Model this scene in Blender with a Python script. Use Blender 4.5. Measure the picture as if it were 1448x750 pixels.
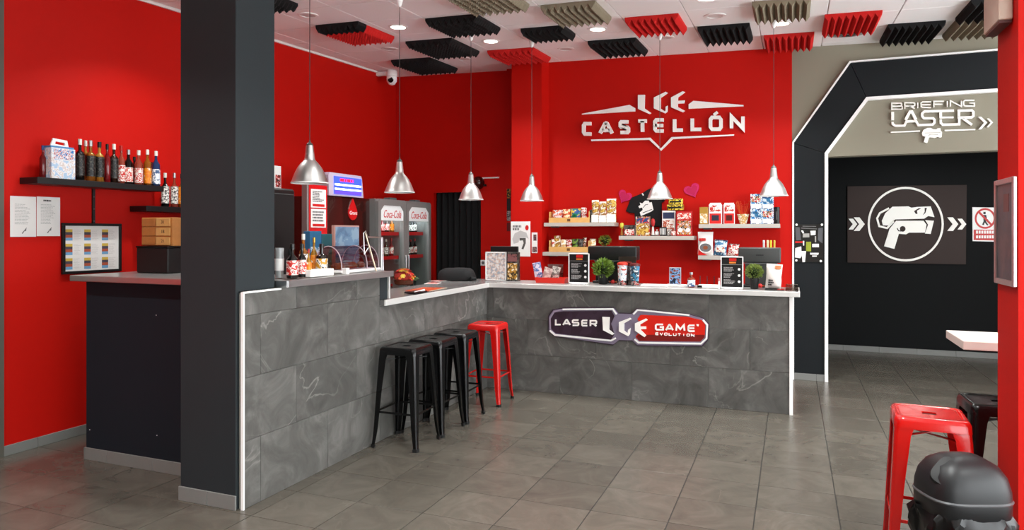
import bpy, bmesh, math, random
from mathutils import Vector, Matrix, Euler
random.seed(7)
PI = math.pi
for o in list(bpy.data.objects): bpy.data.objects.remove(o)
SC = bpy.context.scene
COL = SC.collection
# ------------------------------------------------------------------ camera
CAM_H, FPX, CXP, HYP, YAW = 1.635, 980.0, 724.0, 330.0, math.radians(22)
cd = bpy.data.cameras.new('camera'); cam = bpy.data.objects.new('camera', cd); COL.objects.link(cam)
cam.location = (0, 0, CAM_H); cam.rotation_euler = (PI/2, 0, YAW)
cd.sensor_width = 36; cd.lens = FPX/1448*36; cd.shift_y = -(375-HYP)/1448; cd.clip_start = .05
SC.camera = cam
# ------------------------------------------------------------------ world, light, exposure
w = bpy.data.worlds.new('world'); SC.world = w; w.use_nodes = True
bg = w.node_tree.nodes['Background']; bg.inputs[0].default_value = (.93, .98, 1.0, 1); bg.inputs[1].default_value = 4.8
SC.view_settings.view_transform = 'Standard'; SC.view_settings.look = 'None'
SC.view_settings.exposure = 0.75; SC.view_settings.gamma = 1; SC.view_settings.use_curve_mapping = False
LAMP_W = 12.5          # power of one recessed downlight
# ------------------------------------------------------------------ geometry of the place
C_, S_ = math.cos(YAW), math.sin(YAW)
def at(px, py, X=None, Y=None, Z=None):
    """point of the place seen at a photograph pixel, on the plane x=X, y=Y or z=Z"""
    r = (px-CXP)/FPX; v = (HYP-py)/FPX
    a, b = r*C_-S_, r*S_+C_
    t = X/a if X is not None else Y/b if Y is not None else (Z-CAM_H)/v
    return Vector((a*t, b*t, CAM_H+v*t))
CA, CBX, CBY = 3.70, -.033, .045
def ceilz(x, y): return CA+CBX*x+CBY*(y-8)
def atceil(px, py):
    r = (px-CXP)/FPX; v = (HYP-py)/FPX; a, b = r*C_-S_, r*S_+C_
    t = (CA-8*CBY-CAM_H)/(v-CBX*a-CBY*b)
    return Vector((a*t, b*t, CAM_H+v*t))
CROT = (math.atan(CBY), math.atan(-CBX), 0)
XL, YB, YR, YP, YD = -5.35, 8.36, 8.72, 8.40, 10.70   # left wall, shelf wall, rear-left wall, portal wall, briefing wall
# ------------------------------------------------------------------ materials
def lin(c):
    if isinstance(c, str): c = [int(c[i:i+2], 16)/255 for i in (0, 2, 4)]
    return tuple((x/12.92 if x <= .04045 else ((x+.055)/1.055)**2.4) for x in c)+(1,)
MATS = {}
def mat(name, col='808080', rough=.5, metal=0, bump=0, bscale=60, var=0, vscale=6, trans=0, emit=0, coat=0, alpha=1, spec=.5, ior=1.45):
    if name in MATS: return MATS[name]
    m = bpy.data.materials.new(name); m.use_nodes = True; MATS[name] = m
    nt = m.node_tree; b = nt.nodes['Principled BSDF']; c = lin(col)
    b.inputs['Base Color'].default_value = c; b.inputs['Roughness'].default_value = rough; b.inputs['Metallic'].default_value = metal
    b.inputs['Transmission Weight'].default_value = trans; b.inputs['Coat Weight'].default_value = coat
    b.inputs['Specular IOR Level'].default_value = spec; b.inputs['IOR'].default_value = ior; b.inputs['Alpha'].default_value = alpha
    if emit: b.inputs['Emission Color'].default_value = c; b.inputs['Emission Strength'].default_value = emit
    if bump or var:
        tc = nt.nodes.new('ShaderNodeTexCoord')
    if var:
        n = nt.nodes.new('ShaderNodeTexNoise'); n.inputs['Scale'].default_value = vscale; n.inputs['Detail'].default_value = 4
        nt.links.new(tc.outputs['Object'], n.inputs['Vector'])
        mx = nt.nodes.new('ShaderNodeMix'); mx.data_type = 'RGBA'
        mx.inputs[6].default_value = tuple(x*(1-var) for x in c[:3])+(1,); mx.inputs[7].default_value = tuple(min(1, x*(1+var)) for x in c[:3])+(1,)
        nt.links.new(n.outputs['Fac'], mx.inputs[0]); nt.links.new(mx.outputs[2], b.inputs['Base Color'])
    if bump:
        n = nt.nodes.new('ShaderNodeTexNoise'); n.inputs['Scale'].default_value = bscale; n.inputs['Detail'].default_value = 3
        nt.links.new(tc.outputs['Object'], n.inputs['Vector'])
        bp = nt.nodes.new('ShaderNodeBump'); bp.inputs['Strength'].default_value = bump; bp.inputs['Distance'].default_value = .01
        nt.links.new(n.outputs['Fac'], bp.inputs['Height']); nt.links.new(bp.outputs['Normal'], b.inputs['Normal'])
    return m
def ramp(nt, fac, stops, interp='LINEAR'):
    r = nt.nodes.new('ShaderNodeValToRGB'); cr = r.color_ramp; cr.interpolation = interp
    while len(cr.elements) < len(stops): cr.elements.new(.5)
    for e, (p, c) in zip(cr.elements, stops): e.position = p; e.color = lin(c)
    nt.links.new(fac, r.inputs[0]); return r
def print_mat(name, cols, scale=40, rough=.35, stretch=(1, 1, 1)):
    """small printed artwork: blotches of the given colours"""
    if name in MATS: return MATS[name]
    m = mat(name, cols[0], rough); nt = m.node_tree; b = nt.nodes['Principled BSDF']
    tc = nt.nodes.new('ShaderNodeTexCoord'); mp = nt.nodes.new('ShaderNodeMapping'); mp.inputs['Scale'].default_value = stretch
    nt.links.new(tc.outputs['Object'], mp.inputs[0])
    n = nt.nodes.new('ShaderNodeTexNoise'); n.inputs['Scale'].default_value = scale; n.inputs['Detail'].default_value = 2; n.inputs['Distortion'].default_value = .6
    nt.links.new(mp.outputs[0], n.inputs['Vector'])
    k = len(cols); st = [(0, cols[0])]+[(.40+.24*(i-1)/max(1, k-1), cols[i]) for i in range(1, k)]
    r = ramp(nt, n.outputs['Fac'], st, 'CONSTANT'); nt.links.new(r.outputs[0], b.inputs['Base Color'])
    return m
def stone_mat(name, dark, mid, light, vein, scale, rough, veinw, bump=.25, seed=10.0):
    """slate-look porcelain: clouded tone, thin pale veins, every tile cut from another place"""
    m = mat(name, mid, rough); nt = m.node_tree; N = nt.nodes; L = nt.links; b = N['Principled BSDF']
    tc = N.new('ShaderNodeTexCoord'); oi = N.new('ShaderNodeObjectInfo')
    vm = N.new('ShaderNodeVectorMath'); vm.operation = 'SCALE'; vm.inputs[0].default_value = (seed, seed*1.7, seed*2.3); L.new(oi.outputs['Random'], vm.inputs['Scale'])
    va = N.new('ShaderNodeVectorMath'); va.operation = 'ADD'; L.new(tc.outputs['Object'], va.inputs[0]); L.new(vm.outputs[0], va.inputs[1])
    n1 = N.new('ShaderNodeTexNoise'); n1.inputs['Scale'].default_value = scale; n1.inputs['Detail'].default_value = 8; n1.inputs['Roughness'].default_value = .62; n1.inputs['Distortion'].default_value = 1.6
    L.new(va.outputs[0], n1.inputs['Vector'])
    r1 = ramp(nt, n1.outputs['Fac'], [(.25, dark), (.5, mid), (.78, light)])
    n2 = N.new('ShaderNodeTexNoise'); n2.inputs['Scale'].default_value = scale*.55; n2.inputs['Detail'].default_value = 5; n2.inputs['Distortion'].default_value = 1.1
    L.new(va.outputs[0], n2.inputs['Vector'])
    r2 = ramp(nt, n2.outputs['Fac'], [(.5-veinw, '000000'), (.5, 'ffffff'), (.5+veinw, '000000')])
    n3 = N.new('ShaderNodeTexNoise'); n3.inputs['Scale'].default_value = scale*.8; L.new(va.outputs[0], n3.inputs['Vector'])
    r3 = ramp(nt, n3.outputs['Fac'], [(.45, '000000'), (.7, 'c0c0c0')])
    mu = N.new('ShaderNodeMath'); mu.operation = 'MULTIPLY'; L.new(r2.outputs[0], mu.inputs[0]); L.new(r3.outputs[0], mu.inputs[1])
    mx = N.new('ShaderNodeMix'); mx.data_type = 'RGBA'; L.new(mu.outputs[0], mx.inputs[0]); L.new(r1.outputs[0], mx.inputs[6]); mx.inputs[7].default_value = lin(vein)
    hs = N.new('ShaderNodeHueSaturation'); L.new(mx.outputs[2], hs.inputs['Color'])
    mr = N.new('ShaderNodeMapRange'); mr.inputs['To Min'].default_value = .86; mr.inputs['To Max'].default_value = 1.14; L.new(oi.outputs['Random'], mr.inputs[0]); L.new(mr.outputs[0], hs.inputs['Value'])
    L.new(hs.outputs[0], b.inputs['Base Color'])
    bp = N.new('ShaderNodeBump'); bp.inputs['Strength'].default_value = bump; bp.inputs['Distance'].default_value = .006
    L.new(n1.outputs['Fac'], bp.inputs['Height']); L.new(bp.outputs['Normal'], b.inputs['Normal'])
    return m
RED = mat('red_wall_paint', 'bd0e03', .6, spec=.22, bump=.06, bscale=90, var=.04, vscale=1.5)
SLATE = mat('slate_blue_paint', '272d30', .6, spec=.3, bump=.05, bscale=120, var=.05, vscale=3)
NAVY = mat('dark_navy_paint', '1b2128', .6, spec=.2, bump=.05, bscale=120, var=.06, vscale=2)
BAND = mat('charcoal_panel_paint', '14181b', .6, spec=.25, var=.04, vscale=2)
OLIVE = mat('warm_grey_paint', '8c8777', .65, spec=.3, var=.03, vscale=2)
BLACKW = mat('black_wall_paint', '07090a', .7, spec=.2, var=.05, vscale=2)
WHITE = mat('white_lacquer', 'f6f6f4', .4)
SIGNW = mat('sign_white', 'fbf9f3', .45)
CEIL = mat('ceiling_tile_white', 'fbfaf9', .85, bump=.1, bscale=180)
GRIDM = mat('ceiling_grid_grey', 'b9b2b0', .7)
STONE = stone_mat('slate_stone_tile', '42413e', '585754', '757370', 'a8a6a0', 3.2, .48, .010)
FLOORM = stone_mat('floor_stone_tile', '4c4841', '57524a', '625d55', '6a645b', 3.2, .27, .008, bump=.04, seed=23.0)
GROUT = mat('dark_grout', '2b2926', .8, var=.1, vscale=40)
SKIRT = mat('grey_skirting_tile', '787976', .45, var=.08, vscale=6)
ALU = mat('brushed_aluminium', 'c6c7c8', .32, 1, bump=.03, bscale=300)
LAMPM = mat('satin_aluminium', 'd6d6d4', .4, 1)
STEEL = mat('worktop_steel', 'b4b3b1', .28, .8, var=.05, vscale=10)
TOPW = mat('pale_worktop_edge', 'dcdbd8', .3, .25)
BLK = mat('black_plastic', '121213', .4)
BLKG = mat('black_gloss_lacquer', '070708', .2, spec=.4)
REDG = mat('red_gloss_lacquer', 'bd100c', .2, coat=.4)
RUB = mat('black_rubber', '0d0d0d', .7)
GREYP = mat('grey_plastic', '55585a', .45)
PAPER = mat('white_paper', 'e9e7e4', .7)
INK = mat('grey_print', '6d6c6c', .7)
INKD = mat('dark_print', '1c1b1c', .6)
# ------------------------------------------------------------------ mesh builder
class B:
    def __init__(s): s.v = []; s.f = []
    def add(s, v, f):
        k = len(s.v); s.v += [tuple(p) for p in v]; s.f += [tuple(i+k for i in q) for q in f]; return s
    def box(s, x0, x1, y0, y1, z0, z1, bev=0, seg=1):
        if bev:
            bm = bmesh.new(); bmesh.ops.create_cube(bm, size=1)
            for p in bm.verts: p.co = Vector(((x0+x1)/2+p.co.x*(x1-x0), (y0+y1)/2+p.co.y*(y1-y0), (z0+z1)/2+p.co.z*(z1-z0)))
            bmesh.ops.bevel(bm, geom=bm.edges[:], offset=bev, segments=seg, profile=.5, affect='EDGES')
            bm.verts.index_update(); s.add([p.co[:] for p in bm.verts], [[q.index for q in f.verts] for f in bm.faces]); bm.free(); return s
        return s.add([(x, y, z) for z in (z0, z1) for y in (y0, y1) for x in (x0, x1)], [(0, 2, 3, 1), (4, 5, 7, 6), (0, 1, 5, 4), (2, 6, 7, 3), (0, 4, 6, 2), (1, 3, 7, 5)])
    def loft(s, rings, close=True, cap=True):
        n = len(rings[0]); v = [p for r in rings for p in r]; f = []
        for i in range(len(rings)-1):
            for j in range(n if close else n-1):
                a, b_ = i*n+j, i*n+(j+1) % n
                f.append((a, b_, b_+n, a+n))
        if cap: f.append(tuple(range(n-1, -1, -1))); f.append(tuple((len(rings)-1)*n+j for j in range(n)))
        return s.add(v, f)
    def lathe(s, prof, n=20, c=(0, 0, 0), cap=True):
        return s.loft([[(c[0]+max(r, 1e-4)*math.cos(2*PI*j/n), c[1]+max(r, 1e-4)*math.sin(2*PI*j/n), c[2]+z) for j in range(n)] for r, z in prof], cap=cap)
    def tube(s, path, r, n=8):
        P = [Vector(p) for p in path]; rings = []
        up = None
        for i, p in enumerate(P):
            t = (P[min(i+1, len(P)-1)]-P[max(i-1, 0)]).normalized()
            if up is None: up = Vector((0, 0, 1)) if abs(t.z) < .9 else Vector((1, 0, 0))
            a = t.cross(up).normalized(); b_ = a.cross(t); up = b_
            rr = r[i] if isinstance(r, (list, tuple)) else r
            rings.append([tuple(p+a*math.cos(2*PI*j/n)*rr+b_*math.sin(2*PI*j/n)*rr) for j in range(n)])
        return s.loft(rings)
    def prism(s, poly, y0, y1):
        n = len(poly); v = [(x, y0, z) for x, z in poly]+[(x, y1, z) for x, z in poly]
        return s.add(v, [tuple(range(n)), tuple(range(2*n-1, n-1, -1))]+[(i, i+n, (i+1) % n+n, (i+1) % n) for i in range(n)])
    def ring(s, outer, inner, y0, y1):
        n = len(outer); v = [(x, y, z) for y in (y0, y1) for L in (outer, inner) for x, z in L]; f = []
        for i in range(n):
            j = (i+1) % n
            f += [(i, j, n+j, n+i), (2*n+j, 2*n+i, 3*n+i, 3*n+j), (j, i, 2*n+i, 2*n+j), (n+i, n+j, 3*n+j, 3*n+i)]
        return s.add(v, f)
    def xf(s, M):
        s.v = [tuple(M @ Vector(p)) for p in s.v]; return s
    def mesh(s, name, smooth=35):
        me = bpy.data.meshes.new(name); me.from_pydata(s.v, [], s.f)
        bm = bmesh.new(); bm.from_mesh(me); bmesh.ops.recalc_face_normals(bm, faces=bm.faces[:]); bm.to_mesh(me); bm.free()
        if smooth:
            me.polygons.foreach_set('use_smooth', [True]*len(me.polygons)); me.set_sharp_from_angle(angle=math.radians(smooth))
        return me
def link(o, parent=None, loc=(0, 0, 0), rot=0):
    COL.objects.link(o); o.location = loc
    o.rotation_euler = rot if isinstance(rot, (tuple, list)) else (0, 0, rot)
    if parent: o.parent = parent
    return o
def obj(name, b, m, parent=None, loc=(0, 0, 0), rot=0, smooth=35):
    me = b if isinstance(b, bpy.types.Mesh) else b.mesh(name, smooth)
    if m and not me.materials: me.materials.append(m)
    return link(bpy.data.objects.new(name, me), parent, loc, rot)
def tag(o, label, cat, group=None):
    o['label'] = label; o['category'] = cat
    if group: o['group'] = group
    return o
def thing(name, label, cat, loc=(0, 0, 0), rot=0, group=None):
    return tag(link(bpy.data.objects.new(name, None), None, loc, rot), label, cat, group)
def struct(name, b, m, label=None, loc=(0, 0, 0), rot=0, smooth=0):
    o = obj(name, b, m, None, loc, rot, smooth); o['kind'] = 'structure'
    if label: o['label'] = label
    return o
def dup(root, loc, rot, label, group=None):
    r = root.copy(); COL.objects.link(r); r.location = loc; r.rotation_euler = rot if isinstance(rot, (tuple, list)) else (0, 0, rot); r['label'] = label
    if group: r['group'] = group
    for ch in list(root.children):
        c = ch.copy(); COL.objects.link(c); c.parent = r
        for g in list(ch.children):
            d = g.copy(); COL.objects.link(d); d.parent = c
    return r
def boxo(name, m, parent, x0, x1, y0, y1, z0, z1, bev=0, seg=1): return obj(name, B().box(x0, x1, y0, y1, z0, z1, bev, seg), m, parent)
# --- flat cut-outs: strokes and letters
def stroke(pts, t):
    """outline polygon of an open polyline of width t, mitred"""
    P = [Vector(p) for p in pts]; L, R = [], []
    for i, p in enumerate(P):
        d0 = (p-P[i-1]).normalized() if i else None; d1 = (P[i+1]-p).normalized() if i < len(P)-1 else None
        if d0 is None: n = Vector((-d1.y, d1.x)); k = 1
        elif d1 is None: n = Vector((-d0.y, d0.x)); k = 1
        else:
            n = Vector((-(d0+d1).y, (d0+d1).x)).normalized(); k = 1/max(.35, n.dot(Vector((-d0.y, d0.x))))
        L.append(tuple(p+n*k*t/2)); R.append(tuple(p-n*k*t/2))
    return L+R[::-1]
GL = {  # squared capitals in a unit cell, y down
 'A': [[(0, 1), (.45, 0)], [(.55, 0), (1, 1)], [(.4, .02), (.6, .02)], [(.2, .72), (.8, .72)]],
 'B': [[(0, .5), (.95, .5), (1, .6), (1, .92), (.92, 1), (0, 1), (0, 0), (.88, 0), (.95, .1), (.95, .42), (.9, .5)]],
 'C': [[(1, 0), (.15, 0), (0, .18), (0, .82), (.15, 1), (1, 1)]],
 'E': [[(1, 0), (.15, 0), (0, .15), (0, .85), (.15, 1), (1, 1)], [(0, .5), (.95, .5)]],
 'F': [[(1, 0), (0, 0), (0, 1)], [(0, .5), (.85, .5)]],
 'G': [[(1, 0), (.15, 0), (0, .18), (0, .82), (.15, 1), (1, 1), (1, .5), (.55, .5)]],
 'I': [[(.5, 0), (.5, 1)]],
 'L': [[(0, 0), (0, 1), (1, 1)]],
 'M': [[(0, 1), (.08, 0), (.5, .75), (.92, 0), (1, 1)]],
 'N': [[(0, 1), (0, 0), (1, 1), (1, 0)]],
 'O': [[(.5, 0), (.85, 0), (1, .18), (1, .82), (.85, 1), (.15, 1), (0, .82), (0, .18), (.15, 0), (.5, 0)]],
 'R': [[(0, 1), (0, 0), (.88, 0), (1, .12), (1, .45), (.88, .57), (0, .57)], [(.5, .57), (1, 1)]],
 'S': [[(1, 0), (.12, 0), (0, .12), (0, .4), (.12, .5), (.88, .5), (1, .6), (1, .88), (.88, 1), (0, 1)]],
 'T': [[(0, 0), (1, 0)], [(.5, 0), (.5, 1)]],
 'U': [[(0, 0), (0, .85), (.15, 1), (.85, 1), (1, .85), (1, 0)]],
 'V': [[(0, 0), (.5, 1), (1, 0)]],
}
def glyph(ch, x0, x1, y0, y1, t):
    return [stroke([(x0+t/2+(x1-x0-t)*u, y0+t/2+(y1-y0-t)*v) for u, v in pl], t) for pl in GL[ch]]
class Plane:
    """a sign plane: photo-crop coordinates -> metres on the wall"""
    def __init__(s, ox, oy, sc, root, X=None, Y=None):
        s.o = (ox, oy, sc); s.X = X; s.Y = Y; s.r = root; s.inv = Matrix.LocRotScale(root.location, root.rotation_euler, None).inverted()
    def p(s, q):
        ox, oy, sc = s.o; w_ = at(ox+q[0]/sc, oy+q[1]/sc, X=s.X, Y=s.Y); l = s.inv @ w_; return (l.x, l.z)
    def cut(s, name, m, polys, d0, d1, parent=None):
        """cut-out standing between d0 and d1 in front of the plane"""
        b = B()
        for pl in polys: b.prism([s.p(q) for q in pl], -d1, -d0)
        return obj(name, b, m, parent or s.r, smooth=0)
def text_mesh(s, size, ext=.001, shear=0):
    cu = bpy.data.curves.new('txt', 'FONT'); cu.body = s; cu.size = size; cu.extrude = ext; cu.align_x = 'CENTER'; cu.align_y = 'CENTER'; cu.shear = shear; cu.resolution_u = 3
    o = bpy.data.objects.new('txt', cu); me = bpy.data.meshes.new_from_object(o); bpy.data.objects.remove(o); bpy.data.curves.remove(cu)
    me.materials.clear()
    for v in me.vertices: v.co = (v.co.x, -v.co.z, v.co.y)
    return me
def scribble(b, x0, x1, z0, z1, n, y0, y1, rnd, fill=.55):
    """rows of short bars: print too small to read"""
    h = (z1-z0)/n
    for i in range(n):
        x = x0; zc = z1-(i+.5)*h
        end = x0+(x1-x0)*rnd.uniform(.55, 1)
        while x < end:
            l = (x1-x0)*rnd.uniform(.06, .2); l = min(l, end-x)
            b.box(x, x+l, y0, y1, zc-h*fill/2, zc+h*fill/2); x += l+(x1-x0)*.03
    return b
# ================================================================== THE SETTING
XR, YF = 4.6, -2.6        # right wall, shop front behind the camera
# floor: grout bed with single tiles
floor = struct('floor', B().box(XL-.2, XR+.2, YF-.3, YD+.2, -.12, -.003), GROUT)
def pix(p):
    d = -p[0]*S_+p[1]*C_; l = p[0]*C_+p[1]*S_
    return (CXP+FPX*l/d, HYP-FPX*(p[2]-CAM_H)/d, d) if d > .2 else None
TX, TY = .45, .405
tl = []
for i in range(-13, 12):
    for j in range(-17, 18):
        x0, y0 = -.2+TX*i, 3.96+TY*j
        x1, y1 = min(x0+TX, XR), min(y0+TY, YD)
        x0, y0 = max(x0, XL), max(y0, YF)
        if x1-x0 < .02 or y1-y0 < .02: continue
        q = pix(((x0+x1)/2, (y0+y1)/2, 0)); score = 0
        if q and -60 < q[0] < 1510 and 330 < q[1] < 800: score = 1/q[2]**3
        cx, cy = (x0+x1)/2, (y0+y1)/2
        if (cx < -3.05 and cy > 3.75) or (cx < 0 and cy > 6.95): score = 0      # behind the counters
        tl.append((score, x0, x1, y0, y1))
tl.sort(reverse=True)
TILE = B().box(-TX/2+.003, TX/2-.003, -TY/2+.0022, TY/2-.0022, -.01, 0, .0005).mesh('floor_tile', 0); TILE.materials.append(FLOORM)
rest = B(); cnt = 0
for sc_, x0, x1, y0, y1 in tl:
    if sc_ > 0 and cnt < 298:
        cnt += 1
        full = x1-x0 > TX-.001 and y1-y0 > TY-.001
        me = TILE if full else B().box(-(x1-x0)/2+.002, (x1-x0)/2-.002, -(y1-y0)/2+.002, (y1-y0)/2-.002, -.01, 0, .0005)
        obj('floor_tile', me, FLOORM, floor, ((x0+x1)/2, (y0+y1)/2, 0), smooth=0)
    else: rest.box(x0+.002, x1-.002, y0+.002, y1-.002, -.01, 0)
r_ = obj('floor_tiling', rest, FLOORM, floor, smooth=0); r_['kind'] = 'stuff'
# ceiling: grid slab with single mineral tiles
ceiling = struct('ceiling', B().box(-6.4, 5.2, -11, 3.2, .012, .1), GRIDM, loc=(0, 8, CA), rot=CROT)
CT = B().box(-.296, .296, -.296, .296, 0, .02, .003).mesh('ceiling_tile', 0); CT.materials.append(CEIL)
crest = B()
for i in range(-11, 9):
    for j in range(-18, 5):
        cx, cy = -.3+.6*i+.3, 5.83+.6*j+.3
        if cx < -6.2 or cy > 11: continue
        q = pix((cx, cy, ceilz(cx, cy)))
        if q and -50 < q[0] < 1500 and q[1] > -40 and cy < 9.2 and cx > -5.7: obj('ceiling_tile', CT, CEIL, ceiling, (cx, cy-8, 0))
        else: crest.box(cx-.296, cx+.296, cy-8-.296, cy-8+.296, 0, .02)
r_ = obj('ceiling_tiling', crest, CEIL, ceiling, smooth=0); r_['kind'] = 'stuff'
# walls
WT = 4.3
struct('wall_left', B().box(XL-.2, XL, YF, YR+.2, 0, WT), RED)
dx0, dx1, dz1 = at(613, 300, Y=YR).x, at(680, 300, Y=YR).x, at(640, 272, Y=YR).z
struct('wall_rear', B().box(XL, dx0, YR, YR+.15, 0, WT).box(dx1, -3.2, YR, YR+.15, 0, WT).box(dx0, dx1, YR, YR+.15, dz1, WT), RED)
struct('wall_back', B().box(-2.87, .0, YB, YB+.15, 0, WT), RED)
struct('wall_pilaster', B().box(-3.27, -2.87, 8.08, YR+.15, 0, WT), RED, 'bright red pilaster beside the black curtained doorway')
struct('wall_nib', B().box(-3.56, -3.27, 8.62, YR, 0, WT), RED)
struct('wall_right', B().box(XR, XR+.2, 7.6, YD+.2, 0, WT).box(XR, XR+.2, YF, 7.6, 3.05, WT).box(XR, XR+.2, YF, 7.6, 0, .12).box(XR, XR+.2, YF, YF+.4, .12, 3.05), RED)
struct('wall_front', B().box(XL-.2, XR+.2, YF-.25, YF, 3.05, WT).box(XL-.2, 1.6, YF-.25, YF, 0, 3.05).box(XR-.5, XR+.2, YF-.25, YF, 0, 3.05).box(1.6, XR-.5, YF-.25, YF, 0, .12), OLIVE)
wf = B()
for k in range(4):
    x = 1.64+(XR-.54-1.64)*k/3; wf.box(x-.03, x+.03, YF-.16, YF-.08, .12, 3.05)
struct('window_1', wf, GREYP, 'grey shop front glazing bars')
wf = B()
for k in range(7): y = YF+.44+(7.56-YF-.44)*k/6; wf.box(XR+.08, XR+.14, y-.03, y+.03, .12, 3.05)
struct('window_2', wf, GREYP, 'grey glazing bars of the side window')
# portal wall and the black briefing passage behind it
struct('wall_portal', B().box(0, .36, YP, YP+.16, 0, WT).box(.36, XR, YP, YP+.16, 2.48, WT), OLIVE)
struct('wall_briefing', B().box(.2, XR, YD, YD+.15, 0, 2.75).box(.2, .36, YP+.16, YD, 0, 2.75), BLACKW)
struct('ceiling_passage', B().box(.2, XR, YP+.16, YD, 2.7, 2.75), BLACKW)
portal = thing('portal_surround', 'charcoal chamfered portal surround edged with white strips around the dark passage', 'door surround', (0, YP-.002, 0))
def band(name, pts): obj(name, B().prism(pts, -.035, 0), BAND, portal, smooth=0)
g = .003
band('surround_panel', [(.02, 0), (.335, 0), (.335, 2.518-g), (.02, 2.643-g)])
band('surround_panel', [(.02, 2.643+g), (.335, 2.518+g), (.745-g, 3.10), (.588-g, 3.485)])
band('surround_panel', [(.588+g, 3.485), (.745+g, 3.10), (XR, 3.10), (XR, 3.485)])
obj('edge_strip', B().prism(stroke([(.012, 0), (.012, 2.65), (.585, 3.497), (XR, 3.497)], .018), -.05, 0), WHITE, portal, smooth=0)
obj('edge_strip', B().prism(stroke([(.35, 0), (.35, 2.512), (.751, 3.085), (XR, 3.085)], .034), -.055, 0), WHITE, portal, smooth=0)
# skirting, in single pieces
def skirting(name, x0, y0, x1, y1, piece=.45, h=.075, t=.012, start=0):
    """pieces along a line, standing to the right-hand side of the direction of travel"""
    L = math.hypot(x1-x0, y1-y0); a = math.atan2(y1-y0, x1-x0)
    r = bpy.data.objects.new(name, None); link(r, None, (x0, y0, 0), a); r['kind'] = 'structure'
    x = -start
    while x < L:
        s0, s1 = max(0, x), min(L, x+piece)
        if s1-s0 > .01: obj('skirting_tile', B().box(s0+.001, s1-.001, -t, 0, 0, h, .002), SKIRT, r)
        x += piece
    return r
skirting('baseboard_left', XL, 3.3, XL, YR, start=.2)
skirting('baseboard_portal', .0, YP-.035, .37, YP-.035, start=.2)
skirting('baseboard_briefing', .36, YD, XR, YD, start=.15)
# right red pillar, left grey casing
struct('wall_pillar', B().box(.9, 1.5, 3.57, 3.89, 0, WT), RED, 'red pillar at the right edge')
struct('trim_1', B().box(XL, XL+.02, 2.7, 3.30, 0, WT), mat('taupe_casing', '56544c', .6))
struct('trim_2', B().box(XL, XL+.02, 3.3, YR, -.02, .02), mat('ceiling_bead', 'e6dedb', .6), loc=(0, 0, 0))
bead = bpy.data.objects['trim_2']
bead.data.clear_geometry(); bm_ = B().add([(XL, y, ceilz(XL, y)+z) for y in (2.0, YR) for z in (-.025, .0)]+[(XL+.02, y, ceilz(XL, y)+z) for y in (2.0, YR) for z in (-.025, .0)],
    [(0, 1, 3, 2), (4, 6, 7, 5), (0, 2, 6, 4), (1, 5, 7, 3), (0, 4, 5, 1), (2, 3, 7, 6)]); bead.data.from_pydata(bm_.v, [], bm_.f)
# dark column with skirting
column = struct('wall_column', B().box(-3.48, -3.04, 3.18, 3.51, 0, WT, .004), SLATE, 'slate grey square column in front of the bar')
skirting('baseboard_column', -3.485, 3.18, -3.035, 3.18, start=.22, h=.085)
# ================================================================== COUNTERS
XC, YC = -3.0, 6.72
ctr = thing('bar_counter', 'L-shaped bar counter clad in grey slate tiles', 'bar counter', (XC, YC, 0))
def wpart(name, m, x0, x1, y0, y1, z0, z1, bev=0, parent=None): return obj(name, B().box(x0-XC, x1-XC, y0-YC, y1-YC, z0, z1, bev), m, parent or ctr, smooth=0)
bodyb = B()
for q in [(-3.46, -3.014, 3.52, 4.655, 0, 1.288), (-3.46, -3.014, 4.655, 7.2, 0, 1.063), (-3.014, -.03, 6.734, 7.2, 0, 1.063), (-3.036, -3.014, 3.2, 3.52, 0, 1.288)]:
    bodyb.box(q[0]-XC, q[1]-XC, q[2]-YC, q[3]-YC, q[4], q[5])
obj('body', bodyb, mat('pale_grout', '8d8a84', .8), ctr, smooth=0)
def tile_left(y0, y1, z0, z1):
    wpart('stone_tile', STONE, XC-.013, XC, y0+.0012, y1-.0012, z0+.0012, z1-.0012, .0012)
rows = [(.0, .40), (.40, .775), (.775, 1.145), (1.145, 1.288)]
js = [[3.2, 3.34, 4.0, 4.655, 5.36, 6.04, YC], [3.2, 3.67, 4.345, 5.03, 5.71, 6.4, YC]]
for k, (z0, z1) in enumerate(rows):
    J = js[k % 2] if k % 2 == 0 else js[1]
    for y0, y1 in zip(J, J[1:]):
        segs = [(y0, y1)] if not (y0 < 4.655 < y1) else [(y0, 4.655), (4.655, y1)]
        for a, b_ in segs:
            top = 1.288 if b_ <= 4.656 else 1.063
            if min(z1, top)-z0 > .01: tile_left(a, b_, z0, min(z1, top))
rowsb = [(0, .375), (.375, .745), (.745, 1.063)]
jb = [[-3.0, -2.93, -2.19, -1.455, -.726, -.02], [-3.0, -2.54, -1.81, -1.085, -.36, -.02], [-3.0, -2.93, -2.19, -1.455, -.726, -.02]]
for (z0, z1), J in zip(rowsb, jb):
    for x0, x1 in zip(J, J[1:]):
        wpart('stone_tile', STONE, x0+.0012, x1-.0012, YC, YC+.013, z0+.0012, z1-.0012, .0012)
wpart('end_strip', WHITE, -3.014, -2.994, 3.19, 3.2, 0, 1.288)
wpart('end_strip', WHITE, -3.036, -2.992, 3.2, 3.515, 1.278, 1.288)
wpart('end_strip', WHITE, -.022, .008, YC-.012, YC+.012, 0, 1.063)
wpart('end_panel', GREYP, -.03, 0, YC+.013, 7.2, 0, 1.063)
wpart('step_panel', SLATE, -3.40, -3.0, 4.655, 4.765, 1.112, 1.288)
wpart('end_strip', TOPW, -3.40, -2.985, 4.765, 4.783, 1.112, 1.288)
wt = thing('worktop', 'long L-shaped grey worktop with pale metal edge on the slate counter', 'worktop', (XC, YC, 1.065))
def L_(m, x0, x1, y0, y1, z0, z1): return (x0-XC, x1-XC, y0-YC, y1-YC, z0, z1)
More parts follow.
